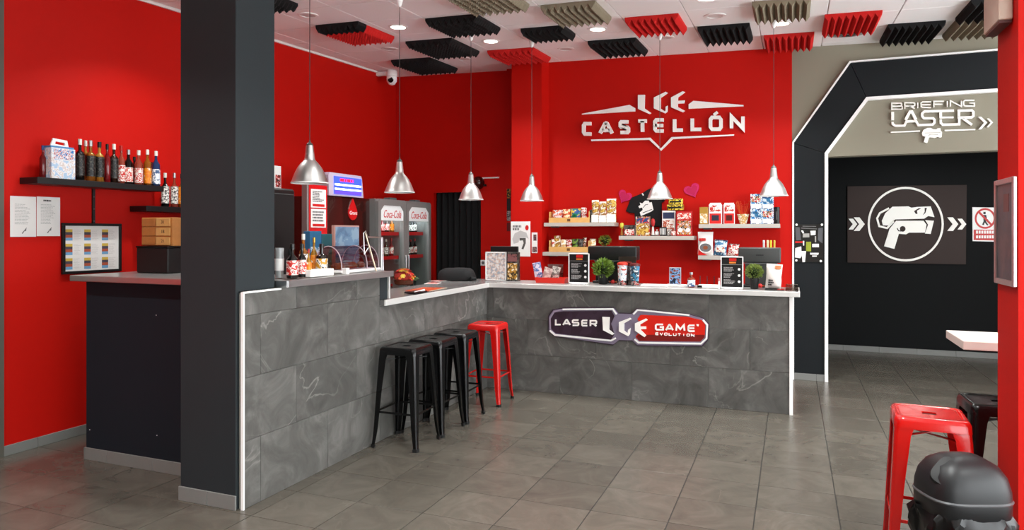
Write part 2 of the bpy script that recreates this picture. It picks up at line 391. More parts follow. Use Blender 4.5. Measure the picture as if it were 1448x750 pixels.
obj('top_slab', B().box(*L_(0, -3.52, -2.965, 4.66, 7.26, 0, .044)).box(*L_(0, -2.965, .05, 6.68, 7.26, 0, .044)), mat('worktop_grey', '6c6a69', .25, var=.08, vscale=14), wt, smooth=0)
obj('edge_strip', B().box(*L_(0, -2.965, -2.95, 4.66, 6.665, 0, .046, ), .002).box(*L_(0, -2.965, .065, 6.665, 6.68, 0, .046), .002).box(*L_(0, .05, .065, 6.68, 7.26, 0, .046), .002), TOPW, wt)
obj('surface_film', B().box(*L_(0, -2.9, .03, 6.70, 7.2, .0442, .0465)), mat('white_worktop_surface', 'a3a2a0', .25, .1), wt, smooth=0)
sh = thing('raised_bar_shelf', 'brushed metal raised bar ledge beside the grey column', 'shelf', (-3.2, 4.15, 1.29))
obj('top_slab', B().box(-.25, .235, -.62, .628, 0, .043, .003), STEEL, sh)
obj('edge_strip', B().box(.235, .25, -.62, .63, .0, .045, .002).box(-.25, .25, -.632, -.62, .0, .045, .002), ALU, sh)
# end counter between column and passage
ec = thing('end_counter', 'dark navy end counter with steel top by the red wall', 'counter', (-4.1, 3.5, 0))
obj('body', B().box(-.64, .62, 0, .48, 0, 1.288), NAVY, ec, smooth=0)
obj('steel_top', B().box(-.72, .62, -.07, .56, 1.29, 1.332, .004), STEEL, ec)
for i, (a, b_) in enumerate([(-.648, -.42), (-.42, .03), (.03, .48), (.48, .62)]):
    obj('skirting_tile', B().box(a+.001, b_-.001, -.013, 0, 0, .085, .002), SKIRT, ec)
obj('skirting_tile', B().box(-.652, -.64, -.013, .48, 0, .085, .002), SKIRT, ec)
for px, py in [(222, 616), (221, 446), (127, 608)]:
    p = at(px, py, Y=3.5); obj('screw_cap', B().box(p.x+4.1-.003, p.x+4.1+.003, -.002, 0, p.z-.003, p.z+.003), WHITE, ec)
# ================================================================== STOOLS
def make_stool(name, label, m):
    r = thing(name, label, 'stool', group='metal bar stools')
    H = .762
    def rsq(h, rad, z, n=6):
        out = []
        for qx, qy, a0 in ((1, 1, 0), (-1, 1, PI/2), (-1, -1, PI), (1, -1, 1.5*PI)):
            for k in range(n+1):
                a = a0+PI/2*k/n; out.append((qx*(h-rad)+rad*math.cos(a), qy*(h-rad)+rad*math.sin(a), z))
        return out
    b = B()
    rings = [rsq(.160, .03, H-.055), rsq(.158, .032, H-.02), rsq(.152, .036, H-.006), rsq(.144, .036, H), rsq(.132, .034, H), rsq(.126, .032, H-.004)]
    b.loft(rings, cap=False)
    # dished top with a slotted grip hole
    inner = rsq(.126, .032, H-.004); hole = []
    n = len(inner)
    for k in range(n):
        x, y, z = inner[k]; a = math.atan2(y, x); hole.append((max(-.03, min(.03, x*.4)), max(-.026, min(.026, y*.4)), H-.006))
    hd = [(x, y, z-.02) for x, y, z in hole]
    b.loft([inner, hole, hd], cap=False)
    b.loft([rsq(.157, .03, H-.055), rsq(.154, .03, H-.02), rsq(.14, .03, H-.008)], cap=False)
    se = obj('seat', b, m, r, smooth=40); obj('grip_hole_shade', B().box(-.032, .032, -.028, .028, H-.03, H-.014), RUB, se)  # black block paints in the shade inside the open hole
    def Lsec(cx, cy, z, a, rad, t=.003):
        """outer corner profile of a pressed-steel leg, arms a, centred on the corner point"""
        o = [(cx-a, cy), (cx-rad, cy)]+[(cx-rad+rad*math.sin(k*PI/8), cy-rad+rad*math.cos(k*PI/8)) for k in range(1, 4)]+[(cx, cy-rad), (cx, cy-a)]
        i = [(x-t, y-t) for x, y in o]; i[0] = (o[0][0], o[0][1]-t); i[-1] = (o[-1][0]-t, o[-1][1])
        return [(x, y, z) for x, y in o+i[::-1]]
    secs = [(.155, H-.03, .085, .022), (.160, H-.09, .07, .02), (.172, .45, .055, .018), (.186, .16, .042, .015), (.190, .09, .036, .013), (.197, .02, .03, .012)]
    lm = B().loft([Lsec(c, c, z, a, rd) for c, z, a, rd in secs]).mesh('leg', 40); lm.materials.append(m)
    fm = B().loft([[(x+.004 if x > .18 else x-.002, y+.004 if y > .18 else y-.002, z) for x, y, z in Lsec(.197, .197, zz, .032, .012, .012)] for zz in (0, .024)]).mesh('foot', 40); fm.materials.append(RUB)
    rb = B().box(-.165, .165, .170, .174, .262, .278, .001).mesh('footrail', 0); rb.materials.append(m)
    for k in range(4):
        l = obj('leg', lm, m, r, rot=k*PI/2); obj('foot', fm, RUB, l)
        obj('footrail', rb, m, r, rot=k*PI/2)
    obj('cross_brace', B().box(-.21, .21, -.006, .006, H-.10, H-.094).xf(Matrix.Rotation(PI/4, 4, 'Z'))  , m, r, smooth=0)
    obj('cross_brace', B().box(-.21, .21, -.006, .006, H-.107, H-.101).xf(Matrix.Rotation(-PI/4, 4, 'Z')), m, r, smooth=0)
    return r
st = make_stool('bar_stool', 'black metal bar stool nearest the camera in the row along the counter', BLKG); st.location = (-2.785, 4.70, 0); st.rotation_euler.z = math.radians(1)
dup(st, (-2.775, 5.115, 0), math.radians(-1), 'black metal bar stool in the middle of the black three at the counter')
dup(st, (-2.77, 5.53, 0), math.radians(2), 'black metal bar stool standing next to the red one at the counter')
dup(st, (1.0, 4.31, 0), math.radians(2), 'black metal bar stool pushed under the white table behind the red pillar')
sr = make_stool('bar_stool', 'red metal bar stool at the inner corner of the slate counter', REDG); sr.location = (-2.745, 6.17, 0); sr.rotation_euler.z = math.radians(2)
dup(sr, (.62, 3.90, 0), math.radians(-3), 'red metal bar stool in the right foreground beside the waste bin')
# ================================================================== PENDANT LAMPS
def make_lamp():
    r = thing('pendant_lamp', '-', 'lamp', group='aluminium pendant lamps over the counter')
    R = .127
    out = [(.024, .262), (.027, .25), (.034, .18), (.038, .162), (.046, .152), (.062, .135), (.082, .108), (.1, .072), (.114, .036), (.122, .012), (R, .004), (R+.001, 0)]
    inn = [(r_-.003, z) for r_, z in out[::-1]]
    obj('shade', B().lathe(out+inn, 32, cap=False), LAMPM, r, smooth=50)
    obj('rim', B().lathe([(R-.004, -.003), (R+.002, -.003), (R+.002, .004), (R-.004, .004), (R-.004, -.003)], 32, cap=False), mat('lamp_rim_white', 'f2f2ee', .4), r)
    obj('cap', B().lathe([(.024, .262), (.022, .272), (.007, .285), (.004, .30)], 16), mat('dark_cap', '4c4a48', .4), r)
    obj('bulb', B().lathe([(.0, .03), (.02, .035), (.03, .055), (.026, .08), (.016, .11), (.016, .15)], 14), mat('opal_bulb', 'efe9dc', .3), r)
    return r
LP = [(438, 263, -3.12, None, 'pendant lamp hanging closest to the grey column'), (565, 272, -3.12, None, 'pendant lamp hanging in front of the drinks fridge'),
      (666, 281, -3.10, None, 'pendant lamp hanging in front of the black curtain'), (752, 283, None, 7.02, 'pendant lamp hanging in front of the red pilaster with the poster'),
      (933, 280, None, 7.11, 'pendant lamp hanging in front of the black t-shirt'), (1094, 278, None, 6.95, 'pendant lamp hanging at the right end of the counter over the blue boxes')]
l0 = make_lamp()
for i, (px, py, X, Y, lab) in enumerate(LP):
    p = at(px, py, X=X, Y=Y); p.z = 1.985
    o = l0 if i == 0 else dup(l0, p, 0, '')
    o.location = p; o['label'] = 'brushed aluminium '+lab
    LP[i] = (o, p)
for o, p in LP:      # each lamp's own flex and ceiling rose, cut to the ceiling above it
    zc = ceilz(p.x, p.y)-p.z
    obj('cord', B().tube([(0, 0, .29), (0, 0, zc-.03)], .0028, 6), mat('grey_flex', '3c3634', .5), o)
    obj('ceiling_rose', B().lathe([(.008, zc-.10), (.018, zc-.085), (.033, zc-.03), (.038, zc)], 16), WHITE, o)
# ================================================================== CEILING FITTINGS
def foam(m, lab, x0, x1, y0, y1, name='foam_panel', n=8):
    nx = n*2; ny = 24; W, D = x1-x0, y1-y0; v = []; f = []
    def tri(t): t = t % 1; return 1-abs(2*t-1)
    for j in range(ny+1):
        for i in range(nx+1):
            u, w_ = i/nx, j/ny
            v.append((-W/2+W*u, -D/2+D*w_, -(.022+.06*(tri(u*n)*.74+.26*tri(w_*ny/2)))))
    for j in range(ny):
        for i in range(nx): a = j*(nx+1)+i; f.append((a, a+1, a+nx+2, a+nx+1))
    k = len(v)
    per = [i for i in range(nx+1)]+[j*(nx+1)+nx for j in range(1, ny+1)]+[ny*(nx+1)+i for i in range(nx-1, -1, -1)]+[j*(nx+1) for j in range(ny-1, 0, -1)]
    v += [(v[q][0], v[q][1], 0) for q in per]; L = len(per)
    for q in range(L): f.append((per[q], per[(q+1) % L], k+(q+1) % L, k+q))
    f.append(tuple(range(k, k+L)))
    cx, cy = (x0+x1)/2, (y0+y1)/2
    o = obj(name, B().add(v, f), m, None, (cx, cy, ceilz(cx, cy)-.001), CROT, smooth=0)
    return tag(o, lab, 'acoustic foam', 'wedge foam panels on the ceiling')
FB = mat('black_foam', '0c0c0d', .95, bump=.5, bscale=250); FR = mat('red_foam', 'c4130f', .9, bump=.5, bscale=250); FG = mat('beige_foam', '857a66', .95, bump=.5, bscale=250)
for m, x0, x1, y0, y1, lab in [
    (FB, -4.72, -4.12, 4.45, 5.06, 'black wedge foam panel at the ceiling edge right of the grey column'),
    (FR, -4.50, -3.98, 5.92, 6.46, 'red wedge foam panel on the ceiling above the lit fridge sign'),
    (FB, -3.29, -2.74, 5.90, 6.47, 'black wedge foam panel nearest the camera of the three left of centre'),
    (FB, -3.99, -3.42, 6.71, 7.44, 'black wedge foam panel in the middle of the three left of centre'),
    (FB, -4.72, -4.16, 7.58, 8.35, 'black wedge foam panel furthest back by the security camera'),
    (FG, -2.70, -2.16, 5.18, 5.76, 'beige wedge foam panel at the top edge left of the other beige one'),
    (FG, -2.08, -1.58, 5.83, 6.42, 'beige wedge foam panel above the left wing of the wall logo'),
    (FB, -2.56, -2.1, 6.57, 6.97, 'black wedge foam panel just right of the second lit downlight'),
    (FR, -3.32, -2.74, 7.44, 8.05, 'red wedge foam panel over the red pilaster'),
    (FR, -1.47, -.97, 6.49, 7.06, 'red wedge foam panel above the white wall lettering'),
    (FB, -2.07, -1.54, 7.33, 8.0, 'black wedge foam panel close to the wall left of the logo'),
    (FB, -.87, -.38, 7.06, 7.70, 'black wedge foam panel above the right wing of the wall logo'),
    (FG, -.32, .15, 6.32, 6.88, 'beige wedge foam panel by the rightmost pendant rose'),
    (FR, -.27, .21, 7.65, 8.27, 'red wedge foam panel in the corner where red and grey walls meet'),
    (FR, .28, .75, 6.97, 7.66, 'red wedge foam panel above the grey portal wall'),
    (FB, .86, 1.34, 7.55, 8.28, 'black wedge foam panel above the briefing sign'),
    (FG, 1.42, 1.95, 7.52, 8.2, 'beige wedge foam panel next to the box on the right pillar'),
    (FB, 1.40, 1.95, 6.85, 7.48, 'black wedge foam panel half hidden by the box on the right pillar')]:
    o = foam(m, lab, x0, x1, y0, y1)
    if 'fridge sign' in lab:      # its near edge is a black wedge strip
        e = foam(FB, '-', -4.48, -3.97, 5.77, 5.918, 'black_edge'); d = e.location-o.location
        e.parent = o; e.location = Euler(CROT).to_matrix().inverted() @ d; e.rotation_euler = (0, 0, 0)
        for k in ('label', 'category', 'group'): del e[k]
GLOW = mat('lit_diffuser', 'fff6e6', .5, emit=14)
def downlight(p, lab, lit, power=1.0):
    r = thing('recessed_downlight', lab, 'ceiling light', (p.x, p.y, ceilz(p.x, p.y)), CROT, 'recessed ceiling downlights')
    obj('trim_ring', B().lathe([(.072, -.001), (.075, -.008), (.098, -.006), (.10, 0)], 28, cap=False), WHITE, r)
    obj('diffuser', B().lathe([(.073, -.003), (.0, -.004)], 28, cap=False), GLOW if lit else mat('unlit_diffuser', 'd9d2cf', .5), r)
    if lit:
        ld = bpy.data.lights.new('downlight_beam', 'AREA'); ld.shape = 'DISK'; ld.size = .15; ld.energy = LAMP_W*power; ld.color = (.97, 1, .98); ld.spread = math.radians(115)
        lo = bpy.data.objects.new('downlight_beam', ld); COL.objects.link(lo); lo.parent = r; lo.location = (0, 0, -.02)
for px, py, lab in [(563, 38, 'lit round downlight beside the second pendant cord'), (694, 58, 'lit round downlight between two black foam panels'),
                    (845, 41, 'lit round downlight below the beige foam panel near the logo'), (1104, 33, 'lit round downlight touching the rightmost pendant rose'),
                    (1000, -3, 'lit round downlight cut by the top edge of the picture')]: downlight(atceil(px, py), lab, True)
for px, py, lab in [(435, 21, 'unlit round ceiling disc above the left pendant cord'), (551, 69, 'unlit round ceiling disc above the security camera'), (656, 83, 'unlit round ceiling disc beside the third pendant cord'),
                    (800, 69, 'unlit round ceiling disc left of the wall logo near the wall'), (940, 53, 'unlit round ceiling disc behind the pendant in front of the logo'), (1011, 22, 'unlit round ceiling disc right of the red foam panel')]:
    downlight(atceil(px, py), lab, False)
for x, y in [(-4.4, 4.2), (-4.3, 2.0), (-1.5, 3.7), (-2.2, 2.0), (0, 3.0), (0, 2.2), (2.2, 4.4), (2.2, 6.2), (1.2, 6.0), (2.2, 2.2), (-2.2, 0), (0, -.2), (2.2, 0), (-4.3, -.2)]:  # unseen lamps; the one before the portal is added to brighten its sign
    downlight(Vector((x, y, 0)), 'lit round downlight added out of view over the room', True)
def passage_light(x, y, lab):
    r = thing('passage_downlight', lab, 'ceiling light', (x, y, 2.699), 0, 'downlights in the briefing passage')
    obj('trim_ring', B().lathe([(.072, -.001), (.075, -.008), (.098, -.006), (.10, 0)], 28, cap=False), WHITE, r)
    obj('diffuser', B().lathe([(.073, -.003), (.0, -.004)], 28, cap=False), GLOW, r)
    ld = bpy.data.lights.new('downlight_beam', 'AREA'); ld.shape = 'DISK'; ld.size = .15; ld.energy = LAMP_W*.45; ld.color = (.97, 1, .98)
    lo = bpy.data.objects.new('downlight_beam', ld); COL.objects.link(lo); lo.parent = r; lo.location = (0, 0, -.02)
passage_light(1.4, 9.6, 'round downlight hidden above the lintel before the gun panel')
passage_light(2.9, 9.6, 'round downlight hidden above the lintel before the prohibition sign')
p = atceil(1197, 47)
v = thing('ceiling_vent', 'dark round air vent behind the red foam panel by the portal', 'vent', (p.x, p.y, ceilz(p.x, p.y)), CROT)
obj('ring', B().lathe([(.10, 0), (.15, -.006), (.19, -.002), (.19, 0)], 24, cap=False), mat('vent_grey', '9a9693', .6), v)
for q in (.03, .07, .11): obj('louvre', B().lathe([(q, -.012), (q+.03, -.002)], 20, cap=False), BLK, v)
p = at(554, 113, X=XL+.24)
cm = thing('security_camera', 'small white dome security camera in the upper left corner', 'security camera', (p.x, p.y, p.z)); cm.scale = (1.4, 1.4, 1.4)
obj('base', B().lathe([(.05, .09), (.055, .07), (.055, .035), (.045, .03)], 20), WHITE, cm)
obj('bracket', B().box(-.17, 0, -.02, .02, .05, .085, .004), WHITE, cm)
obj('ball', B().lathe([(.0, -.055), (.03, -.045), (.05, -.015), (.052, .01), (.045, .035)], 20), WHITE, cm)
obj('lens', B().lathe([(.0, .0), (.026, .0), (.026, .02), (.0, .024)], 16).xf(Matrix.Translation((.015, -.035, -.015)) @ Matrix.Rotation(math.radians(70), 4, 'X')), BLKG, cm)
# ================================================================== SIGNS
# --- club logo on the red wall
p = at(938, 170, Y=YB)
lg = thing('wall_logo', 'white raised lettering LGE CASTELLÓN with winged emblem on the red wall', 'sign', (p.x, YB-.012, p.z))
P_ = Plane(810, 120, 5.569, lg, Y=YB)
P_.cut('wing', SIGNW, [[(78, 237), (78, 231), (452, 162), (495, 187), (495, 212)]], 0, .025)
P_.cut('wing', SIGNW, [[(915, 192), (915, 158), (952, 130), (1345, 163), (1345, 172)]], 0, .025)
LGE = {'letter_l': [(518, 84), (572, 84), (568, 188), (622, 226), (608, 234), (518, 193)],
       'letter_g': [(735, 60), (752, 68), (697, 105), (695, 190), (728, 212), (735, 208), (735, 178), (750, 168), (748, 215), (730, 228), (642, 188), (642, 105)],
       'letter_e': [(870, 55), (887, 62), (832, 102), (830, 130), (885, 128), (880, 150), (830, 152), (830, 178), (885, 208), (870, 220), (777, 180), (777, 105)]}
for k, q in LGE.items(): P_.cut(k, SIGNW, [q], 0, .03)
for ch, x0, x1, y0, y1 in [('C', 78, 164, 296, 404), ('A', 206, 328, 290, 398), ('S', 366, 455, 282, 392), ('T', 506, 600, 275, 387), ('E', 638, 732, 267, 380), ('L', 791, 882, 262, 374), ('L', 930, 1027, 256, 368), ('O', 1073, 1182, 247, 366), ('N', 1238, 1354, 240, 360)]:
    P_.cut('letter_'+ch.lower(), SIGNW, glyph(ch, x0, x1, y0, y1, 27)+([stroke([(1112, 242), (1142, 218)], 20)] if ch == 'O' else []), 0, .03)
P_.cut('underline', SIGNW, [[(150, 434), (615, 420), (698, 503), (780, 415), (1272, 394), (1270, 404), (790, 431), (698, 522), (605, 436), (152, 446)]], 0, .025)
# --- plaque on the counter front
p = at(889, 462, Y=YC)
pl = thing('counter_plaque', 'metallic plaque LASER LGE GAME EVOLUTION on the slate counter front', 'sign', (p.x, YC-.002, p.z))
P_ = Plane(760, 420, 5.569, pl, Y=YC)
LIL = mat('lilac_grey_metal', '8d8399', .35, .3); PUR = print_mat('dark_purple_print', ['2e1f29', '33232f', '3a2a38'], 6); RDP = mat('red_print', 'd3200f', .35, var=.12, vscale=9)
OUT = [(88, 150), (125, 97), (215, 82), (605, 80), (640, 125), (745, 128), (785, 88), (850, 95), (1190, 130), (1312, 165), (1356, 212), (1346, 340), (1303, 390), (790, 385), (750, 346), (645, 342), (600, 380), (135, 310), (90, 265)]
P_.cut('back_plate', mat('plaque_edge', '4a3a48', .35, .4), [OUT], 0, .018)
def inset(poly, k, cx=720, cy=235): return [(cx+(x-cx)*k, cy+(y-cy)*(k-.035)) for x, y in poly]
P_.cut('bevel_plate', LIL, [inset(OUT, .988)], .018, .022)
P_.cut('panel', PUR, [[(112, 172), (142, 122), (212, 112), (588, 108), (612, 150), (585, 210), (612, 292), (582, 338), (150, 285), (114, 248)]], .022, .027)
P_.cut('panel', RDP, [[(792, 172), (818, 140), (1180, 154), (1298, 182), (1325, 218), (1319, 315), (1285, 349), (806, 344), (778, 312), (828, 240)]], .022, .027)
P_.cut('shade_panel', mat('deep_red_print', '7a1410', .4), [[(782, 312), (800, 296), (1320, 296), (1319, 315), (1285, 349), (806, 344)]], .027, .0275)
P_.cut('bright_frame', WHITE, [stroke([(205, 97), (598, 94), (628, 136)], 12)], .022, .030)
P_.cut('bright_frame', WHITE, [stroke([(104, 262), (145, 298), (585, 342), (622, 322)], 13)], .022, .030)
P_.cut('bright_frame', WHITE, [stroke([(760, 135), (792, 102), (850, 106), (1200, 142)], 12)], .022, .030)
P_.cut('bright_frame', WHITE, [stroke([(770, 330), (800, 358), (1290, 366), (1334, 325), (1340, 220), (1306, 178)], 13)], .022, .030)
P_.cut('bright_frame', mat('lilac_line', 'b6a8bd', .35, .3), [stroke([(110, 250), (106, 165), (138, 114), (205, 98)], 9)], .022, .029)
for k, q in {'letter_l': [(520, 155), (575, 158), (572, 255), (612, 288), (598, 296), (525, 258)],
             'letter_g': [(735, 162), (747, 172), (690, 205), (690, 262), (716, 285), (722, 255), (740, 242), (735, 290), (722, 305), (650, 268), (650, 195)],
             'letter_e': [(860, 168), (873, 180), (815, 215), (815, 230), (862, 230), (862, 250), (815, 252), (862, 300), (850, 313), (775, 262), (775, 205)]}.items(): P_.cut(k, SIGNW, [q], .027, .045)
for ch, x0, x1 in zip('LASER', (146, 204, 279, 352, 418), (196, 270, 336, 405, 476)): P_.cut('letter_'+ch.lower(), SIGNW, glyph(ch, x0, x1, 170+(x0-146)*.035, 222+(x0-146)*.042, 12), .027, .034)
for ch, x0, x1 in zip('GAME', (930, 1010, 1090, 1186), (1000, 1078, 1168, 1247)): P_.cut('letter_'+ch.lower(), SIGNW, glyph(ch, x0, x1, 208+(x0-930)*.03, 262+(x0-930)*.045, 13), .0275, .034)
for i, ch in enumerate('EVOLUTION'): x0 = 932+i*35; P_.cut('letter_'+ch.lower(), SIGNW, glyph(ch, x0, x0+27, 276+i*1.5, 299+i*1.5, 6), .0275, .032)
P_.cut('trade_mark', SIGNW, [[(1255, 212), (1275, 215), (1270, 230), (1258, 225)]], .0275, .032)
# --- briefing sign on the portal lintel
p = at(1330, 175, Y=YP)
bs = thing('briefing_sign', 'white raised lettering BRIEFING LASER with small gun and arrows on grey lintel', 'sign', (p.x, YP-.006, p.z))
P_ = Plane(1240, 120, 7.5, bs, Y=YP)
for ch, x0, x1, y0, y1 in [('B', 148, 270, 194, 270), ('R', 286, 402, 189, 264), ('I', 410, 446, 186, 258), ('E', 458, 574, 181, 252), ('F', 592, 710, 175, 249), ('I', 722, 758, 172, 244), ('N', 767, 895, 169, 242), ('G', 907, 1032, 164, 237)]:
    P_.cut('letter_'+ch.lower(), SIGNW, glyph(ch, x0, x1, y0, y1, 12), 0, .03)
P_.cut('letter_l', SIGNW, [stroke([(163, 293), (163, 380)], 30), stroke([(163, 398), (163, 420), (190, 440), (288, 438), (308, 394), (360, 391)], 24)], 0, .03)
P_.cut('letter_a', SIGNW, [stroke([(300, 378), (345, 292), (366, 291), (408, 374)], 30), stroke([(360, 391), (410, 389), (434, 432), (470, 431)], 24)], 0, .03)
P_.cut('letter_s', SIGNW, [stroke([(640, 284), (500, 287), (475, 308), (475, 340), (495, 360), (590, 360), (604, 376), (604, 408), (585, 428), (470, 431)], 25)], 0, .03)
P_.cut('letter_e', SIGNW, [stroke([(640, 284), (810, 279)], 25), stroke([(670, 297), (670, 362)], 28), stroke([(684, 352), (806, 350)], 18), stroke([(670, 372), (670, 408), (692, 428), (800, 426)], 25)], 0, .03)
P_.cut('letter_r', SIGNW, [stroke([(800, 426), (866, 424), (866, 366)], 24), stroke([(862, 348), (862, 280), (998, 277), (1016, 294), (1016, 336), (998, 350), (850, 354)], 25), stroke([(908, 362), (1000, 430)], 26)], 0, .03)
P_.cut('underline', SIGNW, [stroke([(143, 509), (452, 494)], 13)], 0, .03)
P_.cut('underline', SIGNW, [stroke([(712, 489), (1035, 479)], 13)], 0, .03)
gun = P_.cut('gun_emblem', SIGNW, [[(470, 520), (490, 482), (530, 462), (565, 462), (590, 476), (625, 479), (635, 466), (668, 465), (672, 495), (685, 505), (680, 560), (655, 566), (640, 556), (610, 568), (560, 560), (548, 562), (528, 622), (490, 612), (508, 555), (478, 545)]], 0, .03)
P_.cut('gun_line', OLIVE, [stroke([(500, 516), (665, 513)], 5), stroke([(540, 545), (560, 530), (640, 532)], 5)], .03, .031, gun)
P_.cut('chevron', SIGNW, [[(1065, 345), (1097, 345), (1162, 405), (1100, 475), (1068, 478), (1128, 408)]], 0, .03)
P_.cut('chevron', SIGNW, [[(1160, 362), (1180, 362), (1223, 405), (1172, 458), (1154, 455), (1198, 405)]], 0, .03)
# --- gun panel on the black passage wall
p = at(1281, 318, Y=YD)
gp = thing('gun_panel', 'brown wall panel with white laser gun in a circle between arrows', 'sign', (p.x, YD-.004, p.z))
P_ = Plane(1110, 230, 3.75, gp, Y=YD)
BRN = mat('brown_panel', '352a27', .6, spec=.25, var=.05, vscale=3)
P_.cut('board', BRN, [[(331, 127), (962, 119), (957, 540), (331, 530)]], 0, .02)
cpx = [(638+201*math.cos(a*PI/28), 327+197*math.sin(a*PI/28)) for a in range(56)]; cpi = [(638+190*math.cos(a*PI/28), 327+186*math.sin(a*PI/28)) for a in range(56)]
obj('circle', B().ring([P_.p(q) for q in cpx], [P_.p(q) for q in cpi], -.034, -.02), SIGNW, gp, smooth=0)
P_.cut('gun_top', SIGNW, [[(512, 310), (530, 270), (568, 235), (652, 233), (668, 240), (700, 236), (770, 233), (790, 290), (757, 284), (736, 298), (583, 302), (548, 334), (518, 334)]], .02, .034)
P_.cut('gun_rear', SIGNW, [stroke([(550, 243), (502, 268), (487, 296), (498, 338), (540, 348), (575, 312)], 10)], .02, .034)
P_.cut('gun_body', SIGNW, [[(588, 309), (732, 309), (748, 330), (740, 372), (656, 372), (640, 381), (602, 378), (578, 458), (524, 444), (553, 352)]], .02, .034)
P_.cut('gun_nose', SIGNW, [[(742, 306), (787, 309), (770, 379), (740, 377), (757, 330)]], .02, .034)
P_.cut('trigger', BRN, [[(622+15*math.cos(a*PI/8), 352+15*math.sin(a*PI/8)) for a in range(16)], stroke([(592, 348), (600, 362), (615, 364)], 5)], .034, .035)
P_.cut('gun_detail', BRN, [[(682, 258), (706, 243), (720, 243), (698, 256), (700, 274), (690, 272)], [(738, 241), (750, 241), (742, 268), (728, 280), (738, 262)]], .034, .035)
for x, k in ((336, .8), (364, 1), (858, 1), (912, .8)):
    h = 36*k; P_.cut('chevron', SIGNW, [[(x, 327-h), (x+30*k, 327-h), (x+58*k, 327), (x+30*k, 327+h), (x, 327+h), (x+28*k, 327)]], .02, .032)
# --- no entry notice
p = at(1392, 317, Y=YD)
ns = thing('prohibition_sign', 'white notice with red no-entry circle over a walking figure', 'sign', (p.x, YD-.004, p.z))
P_ = Plane(1110, 230, 3.75, ns, Y=YD); SRED = mat('signal_red', 'c8201c', .4)
P_.cut('plate', WHITE, [[(993, 237), (1121, 239), (1121, 420), (994, 417)]], 0, .006)
P_.cut('text_field', SRED, [[(1000, 356), (1117, 357), (1117, 414), (1000, 411)]], .006, .008)
ci = lambda r: [P_.p((1060+r*math.cos(a*PI/16), 297+r*math.sin(a*PI/16))) for a in range(32)]
obj('circle', B().ring(ci(55), ci(45), -.008, -.006), SRED, ns, smooth=0)
P_.cut('figure', INKD, [[(1051, 262), (1063, 262), (1063, 274), (1051, 274)], [(1050, 278), (1066, 278), (1070, 300), (1076, 302), (1074, 307), (1064, 302), (1066, 314), (1078, 332), (1071, 334), (1058, 318), (1054, 332), (1044, 330), (1052, 312)]], .006, .0075)
P_.cut('slash', SRED, [stroke([(1028, 264), (1093, 330)], 11)], .008, .0095)
rn = random.Random(4)
for z0, z1 in ((361, 377), (386, 402)):
    P_.cut('text_line', WHITE, [[(1012+i*14, z0+rn.uniform(0, 2)), (1022+i*14, z0), (1022+i*14, z1), (1012+i*14, z1)] for i in range(7)], .008, .009)
# --- rules board on the portal leg
p = at(1144.5, 344, Y=YP)
rb = thing('rules_board', 'black printed board with white bolts on the left leg of the portal', 'poster', (p.x, YP-.038, p.z))
P_ = Plane(1115, 300, 8.333, rb, Y=YP-.037)
P_.cut('board', mat('black_print_board', '1a1a18', .3), [[(72, 145), (410, 143), (408, 592), (72, 590)]], 0, .008)
for q in ([(150, 190), (335, 200)], [(165, 168), (325, 170)]): P_.cut('text_line', INK, [stroke(q, 8)], .008, .009)
for q, m in [([(80, 425), (150, 405), (155, 520), (140, 545), (75, 535)], PAPER), ([(150, 460), (207, 460), (195, 590), (165, 590)], PAPER), ([(208, 352), (266, 350), (266, 465), (206, 460)], mat('lime_print', '8d9a28', .5)),
             ([(278, 375), (358, 375), (358, 415), (278, 415)], PAPER), ([(252, 480), (355, 482), (350, 505), (255, 502)], PAPER), ([(278, 512), (335, 512), (332, 527), (280, 527)], PAPER), ([(258, 222), (320, 220), (318, 270), (262, 275)], PAPER),
             ([(170, 255), (245, 252), (245, 298), (168, 300)], mat('pale_grey_print', 'a7a6a2', .5)), ([(80, 345), (170, 345), (170, 365), (80, 365)], SRED), ([(148, 218), (172, 218), (185, 250), (165, 252)], PAPER),
             ([(80, 180), (130, 180), (148, 330), (90, 335)], mat('dim_grey_print', '55565a', .5)), ([(350, 190), (405, 185), (400, 370), (345, 330)], MATS['dim_grey_print']), ([(166, 340), (186, 340), (184, 395), (172, 395)], PAPER), ([(310, 285), (325, 285), (325, 355), (310, 355)], MATS['pale_grey_print'])]:
    P_.cut('print_block', m, [q], .008, .0095)
for x, z in ((95, 150), (393, 150), (92, 570), (380, 578)): P_.cut('bolt', WHITE, [[(x+14*math.cos(a*PI/5), z+14*math.sin(a*PI/5)) for a in range(10)]], .008, .016)
# --- framed poster on the right pillar
fp = thing('framed_poster', 'silver snap frame with dark poster on the right red pillar', 'poster', (.9, 3.735, at(1423, 328, X=.9).z), -PI/2)
boxo('poster_sheet', print_mat('dark_grey_poster', ['3b3a40', '42414a', '4b4045', '55484c'], 9), fp, -.135, .135, -.008, 0, -.215, .215)
for a in ((-.155, -.13, -.24, .24), (.13, .155, -.24, .24), (-.13, .13, .215, .24), (-.13, .13, -.24, -.215)): boxo('frame_bar', ALU, fp, a[0], a[1], -.016, 0, a[2], a[3], .003)
boxo('poster_motif', mat('dull_red_print', '6e4644', .5), fp, -.02, .06, -.0095, -.008, .09, .17)
# --- beige box high on the pillar
p = at(1412, 47, X=.9)
bx_ = thing('wall_box', 'beige metal box fixed high on the right red pillar', 'box', (.9, 3.735, p.z), -PI/2)
BEI = mat('beige_enamel', 'c9b3a3', .5)
boxo('housing', BEI, bx_, -.16, .1, -.055, -.002, 0, .6, .004); boxo('base_plate', mat('maroon_base', '5a3330', .5), bx_, -.15, .09, -.05, -.005, -.012, 0)
